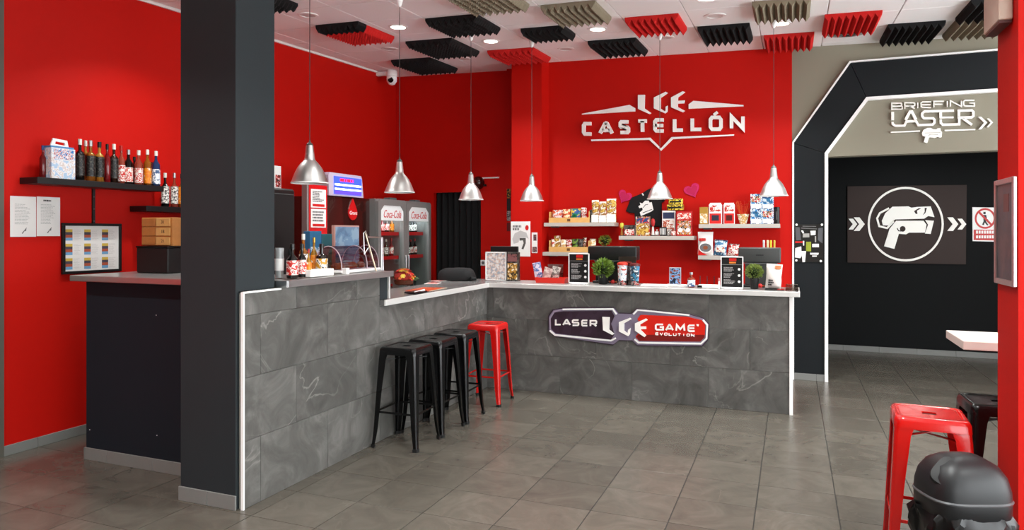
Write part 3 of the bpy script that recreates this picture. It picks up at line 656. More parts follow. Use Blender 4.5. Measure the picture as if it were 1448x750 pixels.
# ================================================================== PRODUCTS AND HELPERS
def bagmesh(w_, h, d, rnd):
    n = 8; v = []; f = []
    for s in (-1, 1):
        for j in range(n+1):
            for i in range(n+1):
                u, t = i/n*2-1, j/n
                e = max(0, 1-abs(u)**2.5)*max(0, math.sin(PI*min(1, max(0, (t-.04)/.86))))**.6 if .04 < t < .9 else 0
                ww = w_/2*(1-.06*math.sin(PI*t))
                v.append((u*ww+rnd.uniform(-.002, .002), s*(d/2*e+.0012)+rnd.uniform(-.001, .001), h*t))
    N = (n+1)**2
    for k in range(2):
        for j in range(n):
            for i in range(n): a = k*N+j*(n+1)+i; f.append((a, a+1, a+n+2, a+n+1))
    per = list(range(n+1))+[j*(n+1)+n for j in range(1, n+1)]+[n*(n+1)+i for i in range(n-1, -1, -1)]+[j*(n+1) for j in range(n-1, 0, -1)]
    for q in range(len(per)): a, c = per[q], per[(q+1) % len(per)]; f.append((a, c, c+N, a+N))
    return B().add(v, f)
RN = random.Random(11)
def spot(px0, px1, pyt, Z, X=None, Y=None):
    """size and place of an upright thing on a ledge at height Z, its front on x=X or y=Y"""
    a, b_ = at(px0, 330, X=X, Y=Y), at(px1, 330, X=X, Y=Y); t = at((px0+px1)/2, pyt, X=X, Y=Y)
    return Vector(((a.x+b_.x)/2, (a.y+b_.y)/2, Z)), math.hypot(a.x-b_.x, a.y-b_.y), t.z-Z
def bag(name, lab, cat, px0, px1, pyt, Z, m, Y=None, X=None, d=.05, grp=None, tilt=0, band=None, patch=None):
    loc, w_, h = spot(px0, px1, pyt, Z, X, Y); rz = PI/2 if X is not None else 0
    loc = loc+(Vector((-d/2, 0, 0)) if X is not None else Vector((0, d/2, 0)))
    r = thing(name, lab, cat, loc, (0, tilt, rz), grp)
    obj('pouch', bagmesh(w_*.98, h, d, RN), m, r, smooth=60)
    if patch: boxo('printed_patch', patch, r, -w_*.32, w_*.32, -d*.5-.004, -d*.3, h*.22, h*.55, .002)
    if band: boxo('header_strip', band, r, -w_*.46, w_*.46, -.004, .004, h*.9, h*.995)
    return r
def carton(name, lab, cat, px0, px1, pyt, Z, m, Y=None, X=None, d=.06, grp=None, front=None, title=None, rz=None):
    loc, w_, h = spot(px0, px1, pyt, Z, X, Y); r0 = PI/2 if X is not None else 0
    loc = loc+(Vector((-d/2, 0, 0)) if X is not None else Vector((0, d/2, 0)))
    r = thing(name, lab, cat, loc, r0 if rz is None else rz, grp)
    boxo('carton', m, r, -w_/2*.97, w_/2*.97, -d/2, d/2, 0, h, .002)
    if front: boxo('front_print', front, r, -w_*.42, w_*.42, -d/2-.0015, -d/2, h*.06, h*.62)
    if title: boxo('title_band', title, r, -w_*.42, w_*.42, -d/2-.0015, -d/2, h*.68, h*.93)
    return r
GLS = {k: mat('glass_'+k, c, .06, coat=.3, trans=t) for k, (c, t) in {'dark': ('0d0b0a', 0), 'brown': ('2a1408', .15), 'amber': ('a8641a', .5), 'gold': ('c08a2c', .5), 'red': ('7e1014', .3), 'rose': ('b0503c', .5), 'clear': ('cfd6d6', .75), 'blue': ('223a66', .3), 'green': ('1d3a1e', .2)}.items()}
def bottle(name, lab, loc, h, R, glass, capm, label=None, lz=(.12, .5), grp=None, neck=.32, shape=0, cat='bottle', rot=0):
    r = thing(name, lab, cat, loc, rot, grp)
    sh_ = h*(1-neck-.14) if shape == 0 else h*(1-neck-.08)
    prof = [(R*.85, 0), (R, .006), (R, sh_), (R*.92, sh_+h*.03), (R*.45, sh_+h*.12), (R*.34, sh_+h*.16), (R*.32, h*.93), (R*.38, h*.935), (R*.38, h*.95)]
    if shape == 1: prof = [(R*.8, 0), (R*.95, .006), (R, h*.45), (R*.98, sh_*.97), (R*.7, sh_+h*.03), (R*.36, sh_+h*.06), (R*.34, h*.93), (R*.36, h*.95)]
    obj('body', B().lathe(prof, 18), glass, r, smooth=50)
    obj('cap', B().lathe([(R*.42, h*.86), (R*.43, h*.86), (R*.43, h*.995), (R*.36, h)], 14), capm, r)
    if label: obj('label', B().lathe([(R+.0006, h*lz[0]), (R+.0014, h*lz[0]), (R+.0014, h*lz[1]), (R+.0006, h*lz[1])], 18, cap=False), label, r)
    return r
CAPK = mat('black_cap', '141414', .35); CAPW = mat('white_cap', 'dedad2', .4); CAPG = mat('gold_cap', 'a88238', .3, .8); CAPR = mat('red_cap', 'a81a14', .4); CAPS = mat('silver_cap', 'bdbdbd', .3, .9)
LBW = print_mat('white_bottle_label', ['e8e4dc', 'e8e4dc', '4a4440'], 70); LBR = print_mat('white_red_label', ['ece6de', 'c5281c', 'e9e2da'], 50); LBK = print_mat('black_bottle_label', ['0e0e0e', '151515', '151515', '4a4640'], 80)
LBO = print_mat('orange_bottle_label', ['e9dccb', 'e08a1a', 'd87412'], 30); LBB = print_mat('blue_bottle_label', ['dfe6ee', 'e8ecf0', '3a5a86'], 45)
# ================================================================== LEFT WALL
def on_left(px, py, off=0): return at(px, py, X=XL+off)
# upper bottle shelf
a, b_ = on_left(53, 256, .2), on_left(232, 268, .2); zs = 1.635+(330-251.5)/FPX*((-(XL+.2))*S_+a.y*C_)
zsh = (at(53, 251.5, X=XL+.2).z+at(225, 262, X=XL+.2).z)/2
s1 = thing('wall_shelf', 'long black floating shelf of bottles on the left red wall', 'shelf', (XL, (a.y+b_.y)/2, zsh), PI/2, 'black wall shelves')
hw = (b_.y-a.y)/2; boxo('board', BLK, s1, -hw, hw, -.2, 0, -.048, 0, .002)
c2 = on_left(207, 292, .2)
zs2 = at(215, 291.5, X=XL+.2).z
s2 = thing('wall_shelf', 'lower short black floating shelf half hidden by the grey column', 'shelf', (XL, c2.y+.45, zs2), PI/2, 'black wall shelves')
boxo('board', BLK, s2, -.45, .45, -.2, 0, -.048, 0, .002)
# cable duct under the shelf
p = on_left(131.5, 290); du = thing('cable_duct', 'black cable duct running down from the bottle shelf to the framed board', 'cable duct', (XL, p.y, 0), PI/2)
boxo('duct', BLK, du, -.012, .012, -.012, 0, at(131, 318, X=XL).z, zsh-.05)
for k in range(3): boxo('clip', GREYP, du, -.005, .005, -.014, -.012, zsh-.12-k*.1, zsh-.11-k*.1)
# carton with handle and a bottle behind it
XS = XL+.17
loc, w_, h = spot(72, 106, 209, zsh, X=XS)
ct = thing('gift_carton', 'white and blue gift carton with carry handle on the bottle shelf', 'carton', (XL+.135, loc.y, zsh+.001), PI/2)
CPR = print_mat('pale_town_print', ['dfe4ea', 'd2c6c2', 'e6e4e6', 'a9c4de'], 26)
boxo('carton', CPR, ct, -w_/2, w_/2, -.04, .04, 0, h*.97, .002)
boxo('side_flap', mat('sky_blue_print', '4d87b8', .5), ct, -w_/2*1.02, w_/2*.9, -.036, .036, h*.97, h*1.03)
hp = [(-w_*.42, h*1.0), (-w_*.3, h*1.28), (w_*.28, h*1.25), (w_*.36, h*.98)]
hi = [(-w_*.22, h*1.1), (-w_*.2, h*1.19), (w_*.18, h*1.17), (w_*.2, h*1.08)]
obj('carry_handle', B().ring(hp, hi, -.006, .006), WHITE, ct, smooth=0)
boxo('title_print', print_mat('red_blue_title', ['e4e2e6', 'b83a34', 'dfe4ea', '2f6fb0'], 60), ct, -w_*.4, w_*.42, -.0412, -.04, h*.62, h*.93)
GB = 'spirit bottles on the upper wall shelf'
for i, (px, pyt, half, gl, cp, lb, shp, lab) in enumerate([
    (60.5, 206, 4.5, 'red', mat('blue_cap', '2a3f74', .4), None, 0, 'clear red bottle with blue cap left of the gift carton'),
    (113, 197, 6, 'dark', CAPW, LBK, 1, 'black bottle with white neck right beside the gift carton'),
    (121, 199, 5, 'gold', CAPW, None, 0, 'golden bottle tucked behind the tall amber bottle'),
    (128, 199, 6.5, 'amber', CAPS, LBK, 1, 'amber bottle with tall black label and silver neck'),
    (140.5, 201, 6, 'gold', CAPK, LBK, 1, 'yellow golden bottle with black label'),
    (151.5, 204, 4.5, 'red', CAPK, None, 0, 'slim clear red bottle without label'),
    (161, 204, 5.5, 'brown', CAPW, LBK, 1, 'dark brown bottle with white neck in the middle of the shelf'),
    (171.5, 206, 4.8, 'rose', CAPR, LBR, 0, 'rose bottle with white and red wrap and red cap'),
    (181.5, 212, 5.6, 'dark', CAPS, LBR, 0, 'dark bottle with white and red square label'),
    (190, 222, 4, 'dark', CAPK, None, 0, 'short dark bottle in the second row of the shelf'),
    (196, 213, 5.2, 'rose', CAPW, LBR, 0, 'pink bottle with white paper neck and red label'),
    (208.5, 212, 4.8, 'amber', CAPW, LBO, 0, 'bottle with orange label and white neck wrap'),
    (214, 230, 4, 'blue', CAPK, None, 0, 'small blue bottle behind the orange label one'),
    (220.5, 214, 5, 'blue', CAPW, LBB, 0, 'bottle with white and blue label at the shelf end')]):
    X = XL+.12 if i not in (2, 9, 12) else XL+.05
    if i == 0: X = XL+.1
    loc, w_, h = spot(px-half, px+half, pyt, zsh, X=X)
    bottle('spirit_bottle', lab, (X, loc.y, zsh+.001), h, w_/2*.92 if i not in (2, 9, 12) else .028, GLS[gl], cp, lb, (.12, .62) if lb is LBK else (.06, .48), GB, shape=shp, neck=.26)
for i, (px, pyt, half, gl, cp, lb, lab) in enumerate([(233.5, 245, 4.8, 'dark', CAPW, LBW, 'black bottle with white label first on the lower wall shelf'), (246.5, 245, 4.5, 'rose', CAPS, LBW, 'clear pink bottle with long white label on the lower wall shelf'),
                                              (257, 246, 4.5, 'amber', CAPK, LBO, 'amber bottle cut by the column edge on the lower wall shelf')]):
    loc, w_, h = spot(px-half, px+half, pyt, zs2, X=XL+.12)
    bottle('spirit_bottle', lab, (XL+.12, loc.y, zs2+.001), h, w_/2*.9, GLS[gl], cp, lb, (.1, .6), 'spirit bottles on the lower wall shelf', neck=.3)
# papers
rn = random.Random(3)
for px0, px1, py0, py1, lab in ((14, 50.5, 277, 335, 'left one of two typed white sheets taped to the red wall'), (51.5, 84.5, 278, 334, 'right one of two typed white sheets with bold heading on the red wall')):
    a, b_ = on_left(px0, py0), on_left(px1, py1); cx, cz = (a.y+b_.y)/2, (a.z+b_.z)/2; w_, h = b_.y-a.y, a.z-b_.z
    r = thing('paper_sheet', lab, 'paper', (XL+.002, cx, cz), PI/2, 'typed sheets on the left wall')
    boxo('sheet', PAPER, r, -w_/2, w_/2, -.002, 0, -h/2, h/2)
    q = obj('typed_lines', scribble(B(), -w_*.33, w_*.3, -h*.2, h*.32, 14, -.0028, -.002, rn, .28), mat('pale_print', 'a9a7a6', .7), r, smooth=0); q['kind'] = 'stuff'
    if px0 > 50:
        q = obj('heading', scribble(B(), -w_*.22, w_*.22, h*.38, h*.43, 1, -.003, -.002, rn, .8), INKD, r, smooth=0); q['kind'] = 'stuff'
    q = obj('signature', B().prism(stroke([(-w_*.05, -h*.42), (w_*.1, -h*.3), (w_*.08, -h*.36)], .008), -.0028, -.002), INK, r, smooth=0)
# framed board
a, b_ = on_left(86, 316), on_left(169.5, 388); cy, w_ = (a.y+b_.y)/2, b_.y-a.y
z1, z0 = on_left(128, 316).z, on_left(128, 386).z; h = z1-z0
fr = thing('framed_board', 'black framed planner board with rows of coloured blocks on the left wall', 'board', (XL, cy, (z0+z1)/2), PI/2)
boxo('sheet', PAPER, fr, -w_/2+.02, w_/2-.02, -.012, 0, -h/2+.02, h/2-.02)
for q in ((-w_/2, w_/2, h/2-.022, h/2), (-w_/2, w_/2, -h/2, -h/2+.022), (-w_/2, -w_/2+.022, -h/2+.022, h/2-.022), (w_/2-.022, w_/2, -h/2+.022, h/2-.022)): boxo('frame_bar', BLK, fr, q[0], q[1], -.025, 0, q[2], q[3], .002)
BC = [mat('yellow_block', 'cfb04a', .6), mat('navy_block', '4a4352', .6), mat('brick_block', 'b0543a', .6), mat('sky_block', '6ea3cc', .6)]
for i in range(3):
    for j in range(3):
        x0 = -w_/2+.03+i*(w_-.05)/3; zt = h/2-.05-j*(h-.06)/3; cw = (w_-.05)/3*.36; bh = (h-.06)/3*.78
        for k, m in enumerate(BC): boxo('colour_block', m, fr, x0, x0+cw, -.0135, -.012, zt-bh*(k+1)/4, zt-bh*k/4)
        q = obj('typed_lines', scribble(B(), x0+cw*1.15, x0+cw*2.3, zt-bh, zt, 9, -.013, -.012, rn, .15), mat('pale_print', 'a9a7a6'), fr, smooth=0); q['kind'] = 'stuff'
# things on the end counter behind the column
ZE = 1.334
loc, w_, h = spot(218, 262, 350, ZE, Y=4.0)
bk = thing('black_case', 'black box on the steel end counter under the wooden drawers', 'box', (loc.x, 3.93, ZE), 0)
boxo('case', BLK, bk, -w_/2, w_/2, -.09, .1, 0, h, .006); boxo('lid', BLKG, bk, -w_/2-.004, w_/2+.004, -.094, .104, h, h+.012, .003)
zc = ZE+h+.014
dw = thing('drawer_chest', 'small wooden chest of numbered drawers stacked on the black box', 'drawers', (loc.x, 3.94, zc), 0)
WD = mat('warm_wood', 'b5763a', .5, var=.2, vscale=18); WDL = mat('pale_wood', 'd7a763', .5, var=.15, vscale=18)
hh = at(238, 308, Y=3.94).z-zc
boxo('carcass', WD, dw, -w_/2+.01, w_/2, -.06, .08, 0, hh, .003)
for j in range(3):
    for i in range(2):
        x0 = -w_/2+.015+i*(w_-.03)/2; d_ = boxo('drawer', WD if i == 0 else WDL, dw, x0+.003, x0+(w_-.03)/2-.003, -.068, -.06, hh*(j/3)+.005, hh*((j+1)/3)-.005, .002)
        if i: obj('number', text_mesh(str([21, 18, 31][j]), .035, .0005), INKD, d_, (x0+(w_-.03)/4, -.0688, hh*(j+.5)/3), smooth=0)
p = on_left(214.5, 374.5); so = thing('wall_socket', 'grey double wall socket above the end counter', 'socket', (XL, p.y, p.z), PI/2)
boxo('plate', mat('grey_socket', '8e8782', .5), so, -.05, .05, -.012, 0, -.045, .045, .004)
for s in (-1, 1): obj('outlet', B().lathe([(.018, 0), (.018, .002), (.012, .001)], 14).xf(Matrix.Translation((s*.024, -.012, 0)) @ Matrix.Rotation(PI/2, 4, 'X')), INKD, so)
# ================================================================== BEHIND THE BAR, LEFT
XF = -4.66     # front line of the machines along the left wall
GLASS = mat('clear_pane', 'e8efee', .03, trans=1, ior=1.05)
def pane_mat():
    m = bpy.data.materials.new('fridge_glass'); m.use_nodes = True; nt = m.node_tree; nt.nodes.clear()
    o = nt.nodes.new('ShaderNodeOutputMaterial'); t = nt.nodes.new('ShaderNodeBsdfTransparent'); g_ = nt.nodes.new('ShaderNodeBsdfGlossy'); g_.inputs['Roughness'].default_value = .03
    t.inputs[0].default_value = (.93, .97, .96, 1); x = nt.nodes.new('ShaderNodeMixShader'); x.inputs[0].default_value = .08
    nt.links.new(t.outputs[0], x.inputs[1]); nt.links.new(g_.outputs[0], x.inputs[2]); nt.links.new(x.outputs[0], o.inputs[0]); return m
PANE = pane_mat()
def tint_mat(name, col, k):
    m = pane_mat(); m.name = name
    for n in m.node_tree.nodes:
        if n.type == 'BSDF_TRANSPARENT': n.inputs[0].default_value = lin(col)
        if n.type == 'MIX_SHADER': n.inputs[0].default_value = k
    return m
# --- double drinks fridge
fa, fb = at(530, 330, X=XF), at(605, 330, X=XF); FW = fb.y-fa.y; FH = (at(530, 281, X=XF).z+at(604, 287, X=XF).z)/2
DEP = XF-XL-.04
fg = thing('drinks_fridge', 'grey two-door drinks fridge with white and red headers behind the bar', 'fridge', (XF, (fa.y+fb.y)/2, 0), PI/2)
FG_ = mat('fridge_grey', '8b8a88', .4, .3); FIN = mat('fridge_liner', 'aab4b2', .5)
h2 = FW/2
cb = B().box(-h2, h2, 0, DEP, 0, .12).box(-h2, h2, 0, DEP, FH-.04, FH).box(-h2, -h2+.04, .0, DEP, .12, FH-.04).box(h2-.04, h2, 0, DEP, .12, FH-.04).box(-.02, .02, 0, DEP, .12, FH-.04)
obj('cabinet', cb, FG_, fg, smooth=0)
boxo('back_liner', FIN, fg, -h2+.04, h2-.04, DEP-.03, DEP, .12, FH-.04)
boxo('top_cap', GREYP, fg, -h2*.45, -h2*.2, .02, .1, FH, FH+.03); boxo('top_cap', GREYP, fg, h2*.5, h2*.72, .02, .1, FH, FH+.03)
for s in (-1, 1):
    x0, x1 = (-h2, -.004) if s < 0 else (.004, h2); fwid = .06
    o_ = [(x0, .1), (x1, .1), (x1, FH-.03), (x1-.03, FH), (x0+.03, FH), (x0, FH-.03)]
    i_ = [(x0+fwid, .1+fwid), (x1-fwid, .1+fwid), (x1-fwid, FH-.14), (x1-fwid-.07, FH-.075), (x0+fwid+.07, FH-.075), (x0+fwid, FH-.14)]
    dr = obj('door', B().ring(o_, i_, -.05, -.003), FG_, fg, smooth=0)
    boxo('pane', PANE, dr, x0+fwid-.01, x1-fwid+.01, -.022, -.018, .1+fwid-.01, FH-.26)
    hd = [(x0+fwid-.01, FH-.26), (x1-fwid+.01, FH-.26), (x1-fwid+.01, FH-.13), (x1-fwid-.07, FH-.07), (x0+fwid+.07, FH-.07), (x0+fwid-.01, FH-.13)]
    obj('header', B().prism(hd, -.04, -.015), mat('header_white', 'eef2f2', .4), dr, smooth=0)
    cl = text_mesh('Coca-Cola', .1, .001, .4)
    for q in cl.vertices: q.co.x *= .95; q.co.z *= 1.35
    obj('lettering', cl, mat('script_red', 'c4161a', .4), dr, ((x0+x1)/2, -.042, FH-.185), smooth=0)
    boxo('light_tube', mat('fridge_tube', 'f2f8ff', .4, emit=22), fg, x0+.1, x1-.1, .02, .05, FH-.16, FH-.13)
    xh = x1-.03 if s < 0 else x0+.03
    obj('handle', B().box(xh-.012, xh+.012, -.075, -.052, .75, 1.35, .005), ALU, dr)
SHZ = [.32, .70, 1.08, 1.42, ]
zz = [at(545, 331, X=XF-.1).z, at(545, 365, X=XF-.1).z]; SHZ = [.35, .75, zz[1], zz[0]]
for z in SHZ:
    for s in (-1, 1):
        x0, x1 = (-h2+.045, -.025) if s < 0 else (.025, h2-.045)
        sf = boxo('wire_shelf', mat('shelf_wire', 'b9bcbc', .4, .6), fg, x0, x1, .06, DEP-.04, z-.012, z)
        boxo('price_rail', mat('rail_red', 'b5191a', .4), sf, x0, x1, .05, .06, z-.02, z+.025)
GF = 'bottles in the drinks fridge'
kinds = [('red', CAPR, LBR), ('amber', CAPG, LBO), ('green', CAPW, LBW), ('brown', CAPR, LBR), ('dark', CAPK, LBW), ('gold', CAPW, LBO), ('blue', CAPW, LBB)]
cn = ['red', 'amber', 'green', 'brown', 'black', 'golden', 'blue']; ordn = ['first', 'second', 'third', 'fourth', 'fifth', 'sixth']
for si, z in enumerate(SHZ[1:]):
    lv = ['lower', 'middle', 'top'][si]
    for s in (-1, 1):
        for k in range(5):
            c = RN.choice([0, 1, 2, 3, 5, 6]) if s < 0 else RN.choice([3, 4, 4, 4])
            gl, cp, lb = kinds[c]
            xl = (-h2+.12+k*(h2-.2)/4) if s < 0 else (.10+k*(h2-.2)/4)
            hb = RN.uniform(.2, .24) if si == 2 else RN.uniform(.22, .26)
            bottle('drink_bottle', f'{cn[c]} drink bottle, {ordn[k]} from the left on the {lv} shelf behind the {"left" if s < 0 else "right"} fridge door', (XF-.12-RN.uniform(0, .03), (fa.y+fb.y)/2+xl, z+.001), hb, .031, GLS[gl], cp, lb, (.2, .55), GF)
# --- brown machine with red drop
ma, mb = at(463, 330, X=XF), at(523, 330, X=XF); MW = mb.y-ma.y; MH = at(495, 279, X=XF).z
mc = thing('brown_vending_machine', 'dark brown coffee machine with a red drop emblem beside the fridge', 'machine', (XF, (ma.y+mb.y)/2, 0), PI/2)
BRM = mat('brown_gloss', '2c1512', .18, coat=.4, var=.2, vscale=2)
boxo('cabinet', BRM, mc, -MW/2, MW/2, 0, DEP, 0, MH, .01, 2)
drp = [(0, .165)]+[(.085*math.cos(a), .085*math.sin(a)) for a in [PI*.22-PI*1.44*k/20 for k in range(21)]]
de = obj('drop_emblem', B().prism(drp, -.012, 0), mat('drop_red', 'c0181a', .3), mc, (.05, 0, MH-.175), smooth=0)
obj('lettering', text_mesh('Grant', .062, .001, .2), WHITE, de, (0, -.0135, -.005), smooth=0)
boxo('cup_bay', BLK, mc, -MW*.3, MW*.25, -.004, .0, MH-.95, MH-.6, .002)
# --- lit sign on top
la, lb_ = at(470, 330, X=XF+.02), at(514, 330, X=XF+.02); LW = lb_.y-la.y; LZ = MH+.002; LH = at(490, 247, X=XF).z-LZ
ls = thing('lit_sign', 'small lit blue and white advertising box on top of the brown machine', 'sign', (XF+.02, (la.y+lb_.y)/2, LZ), PI/2)
hs_ = [(-LW/2-.06, 0), (LW/2, 0), (LW/2-.03, LH-.03), (LW/2-.05, LH), (-LW/2-.05, LH), (-LW/2-.07, LH-.03)]
obj('housing', B().prism(hs_, 0, .22), mat('lilac_white_plastic', 'b9aec0', .4), ls, smooth=0)
LB1 = mat('lit_blue', '2b3fd8', .4, emit=1.6); LB2 = mat('lit_white', 'e6ecff', .4, emit=2.2); LB3 = mat('lit_violet', '4a34c8', .4, emit=1.3)
boxo('lit_face', LB1, ls, -LW*.46, LW*.42, -.006, 0, LH*.08, LH*.86)
boxo('light_bar', LB2, ls, -LW*.44, LW*.40, -.008, -.006, LH*.46, LH*.54); boxo('light_bar', LB2, ls, -LW*.44, LW*.40, -.008, -.006, LH*.27, LH*.34); boxo('violet_band', LB3, ls, -LW*.44, LW*.40, -.008, -.006, LH*.10, LH*.23)
q = obj('red_text', scribble(B(), -LW*.28, LW*.38, LH*.63, LH*.8, 1, -.0085, -.006, random.Random(8), .8), mat('lit_red', 'd2203a', .4, emit=1.0), ls, smooth=0); q['kind'] = 'stuff'
# --- red stand with two notices
ra, rb_ = at(436, 330, X=XF+.1), at(463, 330, X=XF+.1); RW = rb_.y-ra.y; RH = at(450, 262, X=XF+.1).z
rs = thing('red_notice_stand', 'tall red stand with two white notices left of the brown machine', 'stand', (XF+.1, (ra.y+rb_.y)/2, 0), PI/2)
boxo('panel', mat('red_gloss_panel', 'c8161a', .3), rs, -RW/2, RW/2, 0, .04, 0, RH, .004); boxo('side_post', mat('grey_steel', '8b8785', .35, .6), rs, -RW/2-.03, -RW/2, -.01, .06, 0, RH+.02, .003)
rn = random.Random(5)
for k, (t, bt) in enumerate(((268, 294), (296, 322))):
    zt, zb = at(450, t, X=XF+.1).z, at(450, bt, X=XF+.1).z
    n_ = boxo('notice', PAPER, rs, -RW*.38, RW*.40, -.004, 0, zb, zt); hN = zt-zb
    q = obj('print', scribble(B(), -RW*.3, RW*.32, zb+hN*.3, zt-hN*.08, 7 if k == 0 else 4, -.0055, -.004, rn, .6), INK if k == 0 else INK, n_, smooth=0); q['kind'] = 'stuff'
    boxo('red_bar', SRED, n_, -RW*.3, RW*.32, -.0055, -.004, zb+hN*.06, zb+hN*.2)
# --- black cooler right behind the column
XK = -4.1
ka, kb = at(380, 330, X=XK), at(418, 330, X=XK); KW = kb.y-ka.y; KH = at(400, 266, X=XK).z
kc = thing('black_cooler', 'tall black cooler with rounded top corner next to the grey column', 'cooler', (XK, (ka.y+kb.y)/2, 0), PI/2)
boxo('cabinet', BLK, kc, -KW/2, KW/2, 0, .55, 0, KH, .03, 4); boxo('door', mat('matt_black', '0b0b0c', .6), kc, -KW/2+.03, KW/2-.03, -.012, 0, .1, KH-.05, .006); boxo('handle', GREYP, kc, KW/2-.1, KW/2-.085, -.03, -.012, 1.2, 1.5, .004)
# red and white carton on top
loc, w_, h = spot(386, 395, 235, KH+.001, X=XK-.1)
tc_ = thing('drinks_carton', 'white and red carton standing on the black cooler', 'carton', (XK-.12, loc.y, KH+.001), PI/2)
boxo('carton', PAPER, tc_, -w_/2, w_/2, -.04, .04, 0, h, .002); boxo('front_print', print_mat('red_black_print', ['e8e4e0', 'b5241c', '2a2624'], 60), tc_, -w_*.4, w_*.4, -.0412, -.04, .01, h*.6)
# ================================================================== ON THE RAISED LEDGE
ZR = 1.337
def ledge(px, py=None, X=-3.1): q = at(px, 330, X=X); return (X, q.y, ZR)
GL1 = 'bottles on the raised bar ledge'
for px, half, pyt, X, gl, cp, lb, shp, lab in [
    (413.5, 8.5, 345, -3.06, 'dark', CAPK, print_mat('red_white_fade_label', ['b81c1c', 'e8dcd4', 'c9302a'], 35), 0, 'dark bottle with big red and white label nearest the column'),
    (427, 6.5, 345, -3.08, 'dark', CAPK, LBR, 0, 'dark bottle with red label second on the raised ledge'),
    (429, 6, 331, -3.2, 'amber', CAPW, LBW, 1, 'tall amber bottle with white collar behind the red label bottles'),
    (436.5, 4, 352, -3.06, 'gold', CAPR, LBO, 0, 'slim golden bottle with orange label on the raised ledge'),
    (444, 5, 336, -3.25, 'gold', CAPG, LBO, 0, 'yellow bottle with gold neck behind the white box'),
    (455, 8.5, 345, -3.17, 'dark', CAPK, print_mat('white_gold_label', ['16100c', 'e6e0d6', 'c8901e'], 28), 1, 'bulbous black bottle with white and gold label by the display dome')]:
    q = at(px, 330, X=X); D = -q.x*S_+q.y*C_; t = at(px, pyt, X=X).z-ZR
    bottle('bar_bottle', lab, (X, q.y, ZR), t, half/FPX*D*.95, GLS[gl], cp, lb, (.1, .52), GL1, shape=shp)
q = at(393.3, 330, X=-3.16); gl_ = thing('beer_glass', 'slim tall glass with white print beside the column', 'glass', (-3.16, q.y+.012, ZR)); 
obj('tumbler', B().lathe([(.022, 0), (.026, .002), (.03, .2), (.0285, .2), (.024, .008), (0, .008)], 20, cap=False), mat('smoky_glass', 'c4c6c6', .1, trans=.5), gl_, smooth=60); obj('printed_band', B().lathe([(.0285, .05), (.0295, .05), (.0308, .13), (.0298, .13)], 20, cap=False), PAPER, gl_)
# white box, cup
loc, w_, h = spot(441, 474, 381, ZR, X=-3.0)
wb = thing('napkin_box', 'low white paper box at the edge of the raised ledge', 'box', (-3.04, loc.y, ZR), PI/2)
boxo('box', PAPER, wb, -w_/2, w_/2, -.03, .05, 0, h, .003); boxo('seam', mat('paper_seam', 'c9c2ba', .7), wb, -.002, .002, -.0312, -.03, .004, h-.004)
# display dome on tray
da, db = at(471, 330, X=-3.15), at(527, 330, X=-3.15); DW = db.y-da.y; cyd = (da.y+db.y)/2; DH = at(490, 348, X=-3.15).z-ZR
dm = thing('display_dome', 'curved tinted clear food display cover on a white tray', 'display case', (-3.2, cyd, ZR), PI/2)
boxo('tray', WHITE, dm, -DW/2, DW/2, -.13, .13, 0, .022, .006); boxo('tray_foot', BLK, dm, -DW/2+.05, DW/2-.03, -.1, .1, -.0, .004)
arc = [(-.12*math.cos(t), .022+(DH-.022)*math.sin(t)**.8 if math.sin(t) > 0 else .022) for t in [PI*k/14 for k in range(15)]]
SMK = tint_mat('smoky_lilac_acrylic', 'cdbcc4', .12)
vb = B(); n = len(arc)
vv = [(x, y, z) for x in (-DW/2+.01, DW/2-.02) for y, z in arc]
vb.add(vv, [(i, i+1, n+i+1, n+i) for i in range(n-1)]+[tuple(range(n)), tuple(range(2*n-1, n-1, -1))])
obj('cover', vb, SMK, dm, smooth=30)
for x in (-DW/2+.01, DW*.15, DW/2-.02): obj('rib', B().tube([(x, y, z) for y, z in arc], .004, 6), mat('lilac_rib', 'b7a3ab', .3), dm)
for k in range(5): obj('pastry', B().lathe([(.0, 0), (.035, .004), (.04, .025), (.02, .045), (.0, .05)], 12, (-DW*.3+k*.08, .02*(k % 2), .024)), mat('baked_brown', '7a3f1c', .7, var=.3, vscale=40), dm)
loc = at(486.5, 330, X=-3.03); wc = thing('white_cube', 'small white cube beside the display tray', 'box', (-3.0, loc.y-.02, ZR)); boxo('cube', PAPER, wc, -.018, .018, -.018, .018, 0, .042, .002); boxo('lid', WHITE, wc, -.019, .019, -.019, .019, .042, .046)
# blue picture box behind the dome, two small cartons
pa, pb = at(473, 330, X=-3.38), at(508, 330, X=-3.38); PW = pb.y-pa.y; PH = at(490, 319, X=-3.38).z-ZR
bp = thing('blue_picture_box', 'pale blue picture board leaning up behind the display dome', 'picture', (-3.38, (pa.y+pb.y)/2, ZR), PI/2)
boxo('board', mat('rosy_card', 'b98a80', .6), bp, -PW/2, PW/2, 0, .03, 0, PH, .003); boxo('picture', print_mat('cloudy_blue', ['54728e', '5d7d9a', '6b8aa6', '86a0b4'], 9), bp, -PW/2+.012, PW/2-.008, -.002, 0, .01, PH-.012)
carton('teal_carton', 'dark teal carton behind the bottles left of the blue picture', 'carton', 455, 470, 331, ZR, mat('teal_card', '0f4a52', .5), X=-3.36, d=.06, front=mat('teal_print', '1f7a6e', .5))
carton('blue_carton', 'blue carton below the red notice stand behind the bottles', 'carton', 438, 455, 327, ZR, mat('blue_card', '1c5a80', .5), X=-3.36, d=.06, front=print_mat('blue_white_art', ['1c5a80', 'dce6ee', '2a7aa0'], 40))
